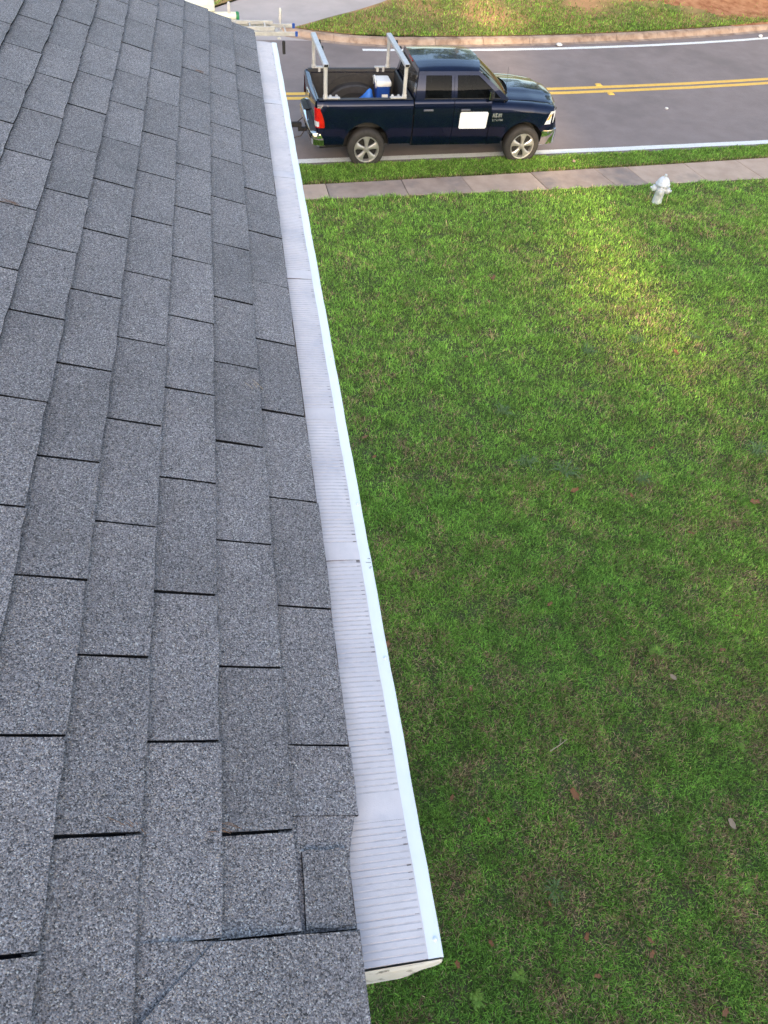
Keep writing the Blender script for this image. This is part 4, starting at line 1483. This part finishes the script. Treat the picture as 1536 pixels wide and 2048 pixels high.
tag(tbo, 'long cream storage box resting on the trailer rack above the roof corner', 'box')

# ---------------------------------------------------------------- fire hydrant
HX, HY = 8.63, 13.63
hz = float(lawn_z(HX, HY))
hyd = tag(empty('fire_hydrant', (HX, HY, hz - 0.02), R(-28)), 'silver painted fire hydrant in the grass beside the pavement', 'hydrant')
hyd.scale = (0.95, 0.95, 0.93)
MB().lathe([(0.125, -0.05), (0.125, 0.0), (0.112, 0.03), (0.104, 0.10), (0.100, 0.36), (0.108, 0.40), (0.112, 0.44)], 28, 'z').build('barrel', 'hydrant_silver', parent=hyd, smooth=40)
bn = MB().lathe([(0.118, 0.432), (0.160, 0.438), (0.162, 0.460), (0.150, 0.470), (0.140, 0.500), (0.115, 0.555), (0.075, 0.598), (0.040, 0.615), (0.036, 0.618)], 28, 'z')
bno = bn.build('bonnet', 'hydrant_silver', parent=hyd, smooth=40)
MB().lathe([(0.034, 0.612), (0.032, 0.665), (0.024, 0.674), (0.001, 0.676)], 5, 'z').build('operating_nut', 'hydrant_silver', parent=bno)
fl = MB()
for k in range(8):
    a = 2 * PI * k / 8
    fl.lathe([(0.014, 0.46), (0.014, 0.478), (0.001, 0.48)], 6, 'z', (0.148 * math.cos(a), 0.148 * math.sin(a), 0))
fl.build('bolt', 'hydrant_silver', parent=bno)
for nm, ax_, sgn, r0, ln in (('nozzle', 'x', -1, 0.060, 0.20), ('nozzle', 'x', 1, 0.060, 0.20), ('pumper_nozzle', 'y', -1, 0.075, 0.175)):
    nz = MB().lathe([(r0 * 0.9, sgn * 0.06), (r0 * 0.9, sgn * (ln - 0.09)), (r0 * 1.22, sgn * (ln - 0.088)), (r0 * 1.25, sgn * (ln - 0.03)), (r0 * 1.1, sgn * (ln - 0.01)), (r0 * 0.45, sgn * ln), (r0 * 0.42, sgn * (ln + 0.035)), (0.001, sgn * (ln + 0.037))], 18, ax_, (0, 0, 0.33))
    nz.build(nm, 'hydrant_silver', parent=hyd, smooth=35)
for sgn in (-1, 1):
    MB().tube([(sgn * 0.185, -0.01, 0.26), (sgn * 0.200, -0.03, 0.14), (sgn * 0.215, -0.02, 0.04)], 0.011, 6).build('chain', 'chain_yellow', parent=hyd, smooth=True)

# ---------------------------------------------------------------- small things: leaves, weeds, twigs, needles, litter
LEAVES = [(3.06, 3.8), (5.25, 3.36), (4.85, 2.94), (4.14, 2.69), (2.61, 1.6), (1.7, 1.47), (1.4, 1.73), (4.06, 1.12), (2.31, 0.4), (2.86, 0.29), (2.83, 0.19), (2.07, 0.7), (1.47, 0.48), (3.28, -0.3), (1.15, 0.37), (1.85, 2.82), (3.75, 3.22), (2.31, 0.11), (4.22, 10.85), (3.94, 12.07), (5.44, 12.3), (7.07, 11.93), (6.8, 11.74), (7.57, 10.95), (5.66, 11.17), (5.49, 9.69), (5.73, 9.05), (6.72, 8.38), (5.63, 7.33), (4.83, 7.27), (3.98, 5.56), (4.74, 5.39), (6.38, 5.06), (6.58, 5.62), (2.66, 5.52), (3.4, 5.09), (5.26, 4.65), (5.41, 6.26), (3.72, 6.79), (4.82, 7.61), (3.16, 8.54), (3.95, 10.14), (1.35, 6.43), (1.28, 6.84), (1.06, 3.49), (1.6, 13.43), (1.22, 12.89)]
BIG = {4: 0.062, 18: 0.075, 32: 0.075, 3: 0.045, 7: 0.055, 27: 0.06, 30: 0.06, 23: 0.05, 25: 0.05, 43: 0.06, 44: 0.05}


def leaf_mesh(var):
    r = random.Random(40 + var)
    ring = []
    n = 22
    for k in range(n):
        a = 2 * PI * k / n
        lob = 1 + (0.20 if var != 2 else 0.05) * math.cos(5 * a + var) + r.uniform(-0.06, 0.06)
        x, y = math.cos(a) * lob, 0.52 * math.sin(a) * lob
        ring.append((x, y, 0.28 * y * y + 0.16 * x * x + r.uniform(-0.04, 0.04)))
    mb = MB()
    top = [(0, 0, -0.04)] + ring
    mb.add(top, [(0, 1 + k, 1 + (k + 1) % n) for k in range(n)])
    mb.tube([(-0.9, 0, 0.10), (-1.4, 0.05, 0.16)], 0.03, 4)
    return mb.mesh('fallen_leaf', 'dead_leaf' if var != 2 else 'dead_leaf_pale', smooth=True)


LM = [leaf_mesh(k) for k in range(4)]
ANCH = {'the fire hydrant': (8.63, 13.63), 'the near gutter end': (0.1, -0.36), 'the pale forked twig': (2.6, 2.1), 'the left end of the pavement': (1.2, 14.1), 'the lower right picture corner': (3.74, -0.42), 'the middle of the right picture edge': (6.69, 5.04)}
ORD = ['', 'second ', 'third ', 'fourth ', 'fifth ', 'sixth ', 'seventh ', 'eighth ', 'ninth ', 'tenth ', 'eleventh ', 'twelfth ', 'thirteenth ', 'fourteenth ', 'fifteenth ', 'sixteenth ']


def leaf_label(i):
    best = None
    for nm, (ax0, ay0) in ANCH.items():
        d = sorted(range(len(LEAVES)), key=lambda k: math.hypot(LEAVES[k][0] - ax0, LEAVES[k][1] - ay0))
        rk_ = d.index(i)
        if best is None or rk_ < best[0]:
            best = (rk_, nm)
    return 'small dry brown leaf %sclosest to %s' % (ORD[min(best[0], 15)], best[1])


for i, (x, y) in enumerate(LEAVES):
    sz = BIG.get(i, rng.uniform(0.024, 0.040))
    o = link('fallen_leaf', LM[2 if i in (3, 7) else (i % 4 if i % 4 != 2 else 1)])
    o.location = (x, y, float(lawn_z(x, y)) + 0.045)
    o.rotation_euler = (rng.uniform(-0.3, 0.3), rng.uniform(-0.3, 0.3), rng.uniform(0, 6.28))
    o.scale = (sz, sz, sz)
    lab = leaf_label(i)
    if i == 18:
        lab = 'large brown leaf on the green lawn nearest the pickup truck'
    elif i == 32:
        lab = 'large tan lobed leaf at the right edge of the lawn'
    elif i == 4:
        lab = 'bright rust-red leaf on dark thin grass in the lower lawn'
    elif i == 3:
        lab = 'pale pinkish leaf on the lawn below a lime green weed'
    tag(o, lab, 'leaf', 'fallen leaves on the lawn')
for (px, py, zz, lab) in ((7.35, 15.45, ZS + 0.07, 'pale dry leaf on the verge strip right of the truck'), (4.0, 14.78, ZS + 0.04, 'pale dry leaf at the pavement edge below the truck')):
    o = link('fallen_leaf', LM[2])
    o.location = (px, py, zz)
    o.rotation_euler = (0.2, 0.1, rng.uniform(0, 6))
    o.scale = (0.06, 0.06, 0.06)
    tag(o, lab, 'leaf', 'leaves on the verge')


def weed_mesh(var):
    r = random.Random(70 + var)
    mb = MB()
    for k in range(26):
        a = r.uniform(0, 2 * PI)
        l = r.uniform(0.05, 0.14)
        el = r.uniform(0.2, 0.9)
        base = Vector((r.uniform(-0.03, 0.03), r.uniform(-0.03, 0.03), 0))
        d = Vector((math.cos(a) * math.cos(el), math.sin(a) * math.cos(el), math.sin(el) * 0.8))
        q = Vector((-math.sin(a), math.cos(a), 0))
        for j in range(5):
            p = base + d * l * (0.3 + 0.7 * j / 4)
            for s in (-1, 1):
                e = p + q * s * 0.026 + d * 0.018 + Vector((0, 0, 0.004))
                mb.add([p - d * 0.006, p + d * 0.008, e], [(0, 1, 2)])
    return mb.mesh('weed', 'weed_green')


WM = [weed_mesh(k) for k in range(3)]
for i, (x, y) in enumerate([(4.07, 3.02), (3.6, 3.11), (5.09, 3.04), (1.95, 3.32), (3.92, 0.56), (4.53, 1.82), (1.65, 0.21), (1.27, 0.1)]):
    o = link('weed', WM[i % 3])
    o.location = (x, y, float(lawn_z(x, y)) + 0.02)
    o.rotation_euler = (0, 0, rng.uniform(0, 6.28))
    s = [0.7, 0.35, 0.45, 0.35, 0.5, 0.5, 0.55, 0.6][i]
    o.scale = (s, s, s)
    tag(o, ['largest lime green feathery weed in the lawn', 'small lime weed just left of the largest lime weed', 'lime weed at the picture edge right of the largest lime weed', 'small lime weed nearest the middle of the gutter', 'lime weed near the lower right edge of the lawn', 'lime weed at the right edge between two other lime weeds', 'right one of two lime weeds at the bottom by the gutter end', 'left one of two lime weeds at the bottom by the gutter end'][i], 'weed', 'lime weeds in the lawn')


def tuft_mesh(var):
    r = random.Random(90 + var)
    mb = MB()
    for k in range(34):
        a = r.uniform(0, 2 * PI)
        l = r.uniform(0.12, 0.26)
        d = Vector((math.cos(a), math.sin(a), 0))
        q = Vector((-math.sin(a), math.cos(a), 0)) * r.uniform(0.004, 0.007)
        b = Vector((r.uniform(-0.04, 0.04), r.uniform(-0.04, 0.04), 0))
        h = r.uniform(0.05, 0.11)
        m1 = b + d * l * 0.5 + Vector((0, 0, h))
        t1 = b + d * l + Vector((0, 0, h * r.uniform(0.2, 0.9)))
        mb.add([b - q, b + q, m1 + q, m1 - q, t1], [(0, 1, 2, 3), (3, 2, 4)])
    return mb.mesh('grass_tuft', 'tuft_green')


TM = [tuft_mesh(k) for k in range(3)]
for i, (x, y) in enumerate([(5.24, 8.55), (3.43, 7.22), (6.94, 6.03), (7.18, 8.75), (3.97, 5.93), (5.01, 5.67), (6.15, 8.74), (3.49, 6.14), (2.15, 0.8)]):
    o = link('grass_tuft', TM[i % 3])
    o.location = (x, y, float(lawn_z(x, y)) + 0.01)
    o.rotation_euler = (0, 0, rng.uniform(0, 6.28))
    sc_ = rng.uniform(0.7, 1.1) if i < 8 else 0.6
    o.scale = (sc_, sc_, sc_)
    tag(o, ['left one of three coarse grass tufts in the farthest row', 'lone coarse grass tuft between the gutter and the farthest row', 'rightmost coarse grass tuft at the right lawn edge', 'right one of three coarse grass tufts in the farthest row', 'second from left of four coarse tufts across mid lawn', 'third from left of four coarse tufts across mid lawn', 'middle one of three coarse grass tufts in the farthest row', 'leftmost of four coarse tufts across mid lawn', 'single dark coarse tuft low on the lawn near the gutter end'][i], 'grass tuft', 'coarse tufts in the lawn')
for i, (a, b, mt_, r_, lab) in enumerate((((2.50, 2.05), (2.72, 2.15), 'straw', 0.006, 'pale forked twig lying on the lower lawn'), ((3.25, 3.16), (3.42, 2.88), 'pine_needle', 0.005, 'upper of two thin brown twigs on the lawn'), ((3.36, 2.78), (3.50, 2.40), 'pine_needle', 0.005, 'lower of two thin brown twigs on the lawn'))):
    za, zb_ = float(lawn_z(*a)) + 0.05, float(lawn_z(*b)) + 0.05
    mb = MB().tube([(0, 0, 0), ((b[0] - a[0]) * 0.5 + 0.012, (b[1] - a[1]) * 0.5, 0.008), (b[0] - a[0], b[1] - a[1], zb_ - za)], [r_, r_ * 0.8, r_ * 0.4], 5)
    if i == 0:
        mb.tube([(0.12, 0.06, 0.006), (0.16, 0.13, 0.01)], [r_ * 0.7, r_ * 0.3], 5)
    o = mb.build('twig', mt_)
    o.location = (a[0], a[1], za)
    tag(o, lab, 'twig', 'twigs on the lawn')

# needles and bits caught on the shingles
for (k, b, mt_, n_, ang, lab) in ((10.05, 2.25, 'pine_needle', 6, 1.50, 'reddish pine needles lodged in a shingle joint high on the roof'),
                                  (3.23, 1.02, 'straw', 4, 0.9, 'pale pine needles lying where two shingle courses meet'),
                                  (-0.49, 3.02, 'pine_needle', 5, 1.0, 'brown pine needles at a shingle joint, lower left of the roof'),
                                  (-0.49, 1.80, 'pine_needle', 5, 1.55, 'brown pine needles in a shingle joint near the gutter end'),
                                  (5.02, 6.44, 'pine_needle', 5, 1.5, 'brown needles in a joint near the left edge of the roof')):
    mb = MB()
    r = random.Random(int(k * 100 + b * 10))
    for j in range(n_):
        a = ang + r.uniform(-0.35, 0.35)
        l = r.uniform(0.02, 0.045)
        u0, v0 = r.uniform(-0.008, 0.008), r.uniform(-0.015, 0.015)
        mb.tube([rp(u0, v0, 0.0), rp(u0 + math.cos(a) * l * 0.5, v0 + math.sin(a) * l * 0.5, 0.003), rp(u0 + math.cos(a) * l, v0 + math.sin(a) * l, 0.001)], 0.0005 if mt_ != 'dead_leaf' else 0.002, 4)
    o = mb.build('pine_needles', mt_)
    o.location = rp(k * TAB, b * EXPO, 0.0095)
    tag(o, lab, 'needles')

# raised yellow markers and litter on the road
for (x, y, lab) in ((9.82, 20.46, 'yellow raised road marker on the far side of the double line'), (9.95, 19.83, 'yellow raised road marker on the near side of the double line')):
    mb = MB().loft([[(sx * a, sy * a, z) for sx, sy in ((-0.09, -0.07), (0.09, -0.07), (0.09, 0.07), (-0.09, 0.07))] for a, z in ((1, 0), (0.95, 0.008), (0.62, 0.03))], True, True)
    o = mb.build('road_marker', 'paint_yellow')
    o.location = (x, y, ZR + 0.001)
    tag(o, lab, 'road marker', 'raised road markers')
for (x, y, z, s, lab) in ((9.64, 23.50, ZR + 0.02, 0.085, 'white litter scrap lying against the far kerb'), (11.16, 18.84, ZR + 0.002, 0.045, 'tiny white scrap on the road right of the truck'), (17.07, 24.75, ZR + 0.02, 0.075, 'white scrap by the far kerb at the right edge')):
    r = random.Random(int(x * 10))
    mb = MB()
    secs = [[(s * rr * math.cos(a) * (1 + r.uniform(-.3, .3)), s * rr * math.sin(a) * (1 + r.uniform(-.3, .3)), s * zz) for a in [2 * PI * j / 8 for j in range(8)]] for rr, zz in ((0.7, 0), (1, 0.3), (0.75, 0.75), (0.1, 0.9))]
    mb.loft(secs, True, True)
    o = mb.build('litter_scrap', 'paper_white', smooth=40)
    o.location = (x, y, z)
    tag(o, lab, 'litter', 'litter by the road')


# ---------------------------------------------------------------- trees across the road (seen only as reflections)
def tree_parts(var, H):
    r = random.Random(200 + var)
    tk = MB()
    tk.tube([(0, 0, -0.4), (0.1, 0, H * 0.3), (0.0, 0.15, H * 0.6), (0.1, 0.1, H * 0.92)], [0.32, 0.26, 0.17, 0.05], 10)
    blobs = []
    for k in range(13):
        a = k * 2.4
        h = H * (0.30 + 0.052 * k)
        l = H * 0.20 * (1.15 - 0.06 * k) * r.uniform(0.8, 1.2)
        e = (math.cos(a) * l, math.sin(a) * l, h + l * 0.35)
        tk.tube([(0, 0, h), (e[0] * 0.6, e[1] * 0.6, h + l * 0.12), e], [0.10, 0.06, 0.02], 6)
        blobs.append((Vector(e), r.uniform(0.9, 1.5) * H / 13))
    blobs.append((Vector((0, 0, H * 0.95)), H / 11))
    tm = tk.mesh('trunk', 'bark', smooth=True)
    vs, fs, cs = [], [], []
    for c, br in blobs:
        for j in range(230):
            d = Vector((r.gauss(0, 1), r.gauss(0, 1), r.gauss(0, 0.8))).normalized() * br * r.random() ** 0.45
            p = c + d
            a, b = Vector((r.gauss(0, 1), r.gauss(0, 1), r.gauss(0, 1))).normalized(), Vector((r.gauss(0, 1), r.gauss(0, 1), r.gauss(0, 1)))
            b = (b - a * b.dot(a)).normalized()
            s = r.uniform(0.2, 0.36)
            o = len(vs)
            vs += [p - a * s, p + b * s * 0.45, p + a * s, p - b * s * 0.45]
            fs.append((o, o + 1, o + 2, o + 3))
            t = r.random()
            cs += [(0.045 + 0.07 * t, 0.085 + 0.08 * t, 0.02 + 0.02 * t, 1)] * 4
    me = bpy.data.meshes.new('crown')
    me.from_pydata([tuple(v) for v in vs], [], fs)
    at = me.color_attributes.new('tint', 'FLOAT_COLOR', 'POINT')
    at.data.foreach_set('color', np.array(cs, np.float32).ravel())
    me.materials.append(MATS['leaf_crown'])
    return tm, me


TREES = [tree_parts(0, 10.5), tree_parts(1, 12.0), tree_parts(2, 9.0)]
for i, (x, y, v) in enumerate(((-6, 47, 1), (2.5, 50, 0), (8, 46, 2), (13.5, 48, 1), (20, 45, 0), (27, 47, 1), (34, 44, 2), (-14, 46, 0))):
    z = bank_z(x, y) if x > 4 else ZR + 0.8
    t = empty('broadleaf_tree', (x, y, z - 0.1), rng.uniform(0, 6.28))
    tag(t, 'broadleaf tree across the road, seen only mirrored in the truck paint', 'tree', 'trees across the road')
    t.scale = (1.25, 1.2, 1.15)
    link('trunk', TREES[v][0], t)
    link('crown', TREES[v][1], t)

# ---------------------------------------------------------------- unseen houses added behind the viewpoint, letting low sun only through their gap


def sun_block_house(x0, x1, y0, y1, ze, lab):
    zg = float(lawn_z(0, -13)) - 0.4
    h = tag(empty('sun_blocking_house', ((x0 + x1) / 2, (y0 + y1) / 2, zg)), lab, 'house')
    o = Vector(h.location)

    def part(mb, name, mat):
        mb.v = [tuple(Vector(p) - o) for p in mb.v]
        return mb.build(name, mat, parent=h)
    part(MB().box(x0, x1, y0, y1, zg, ze), 'wall', 'siding')
    xm = (y0 + y1) / 2
    part(MB().add([(x0 - 0.02, y1 + 0.35, ze - 0.05), (x1 + 0.02, y1 + 0.35, ze - 0.05), (x1 + 0.02, xm, ze + 2.4), (x0 - 0.02, xm, ze + 2.4), (x1 + 0.02, y0 - 0.35, ze - 0.05), (x0 - 0.02, y0 - 0.35, ze - 0.05)],
                  [(0, 1, 2, 3), (3, 2, 4, 5), (0, 3, 5), (1, 4, 2)]), 'roof', 'shingle_granules')
    for k in range(int((x1 - x0) // 3)):
        for z in (zg + 1.5, zg + 4.6, zg + 7.8):
            xx = x0 + 1.2 + 3 * k
            w = part(MB().box(xx, xx + 1.1, y1 - 0.02, y1 + 0.03, z, z + 1.5), 'window', 'trim_white')
            part(MB().box(xx + 0.08, xx + 1.02, y1 + 0.031, y1 + 0.036, z + 0.08, z + 1.42), 'pane', 'window_glass').parent = h
    return h


sun_block_house(-13.0, 3.75, -21.0, -12.0, 5.0, 'unseen tall house added behind the viewpoint to block the sun, left of the gap')
sun_block_house(5.55, 19.0, -21.0, -12.0, 5.0, 'unseen tall house added behind the viewpoint to block the sun, right of the gap')

ht = empty('sun_blocking_tree', (4.9, -10.2, float(lawn_z(4.9, -10.2)) - 0.05), 1.0)  # unseen tree added to shade the near end of the sun shaft
ht.scale = (0.56, 0.56, 0.50)
tag(ht, 'small unseen tree added behind the viewpoint to break up the sun in the gap', 'tree')
link('trunk', TREES[0][0], ht)
link('crown', TREES[0][1], ht)
print('objects', len(bpy.data.objects), 'tris approx', sum(len(o.data.polygons) for o in bpy.data.objects if o.type == 'MESH'))
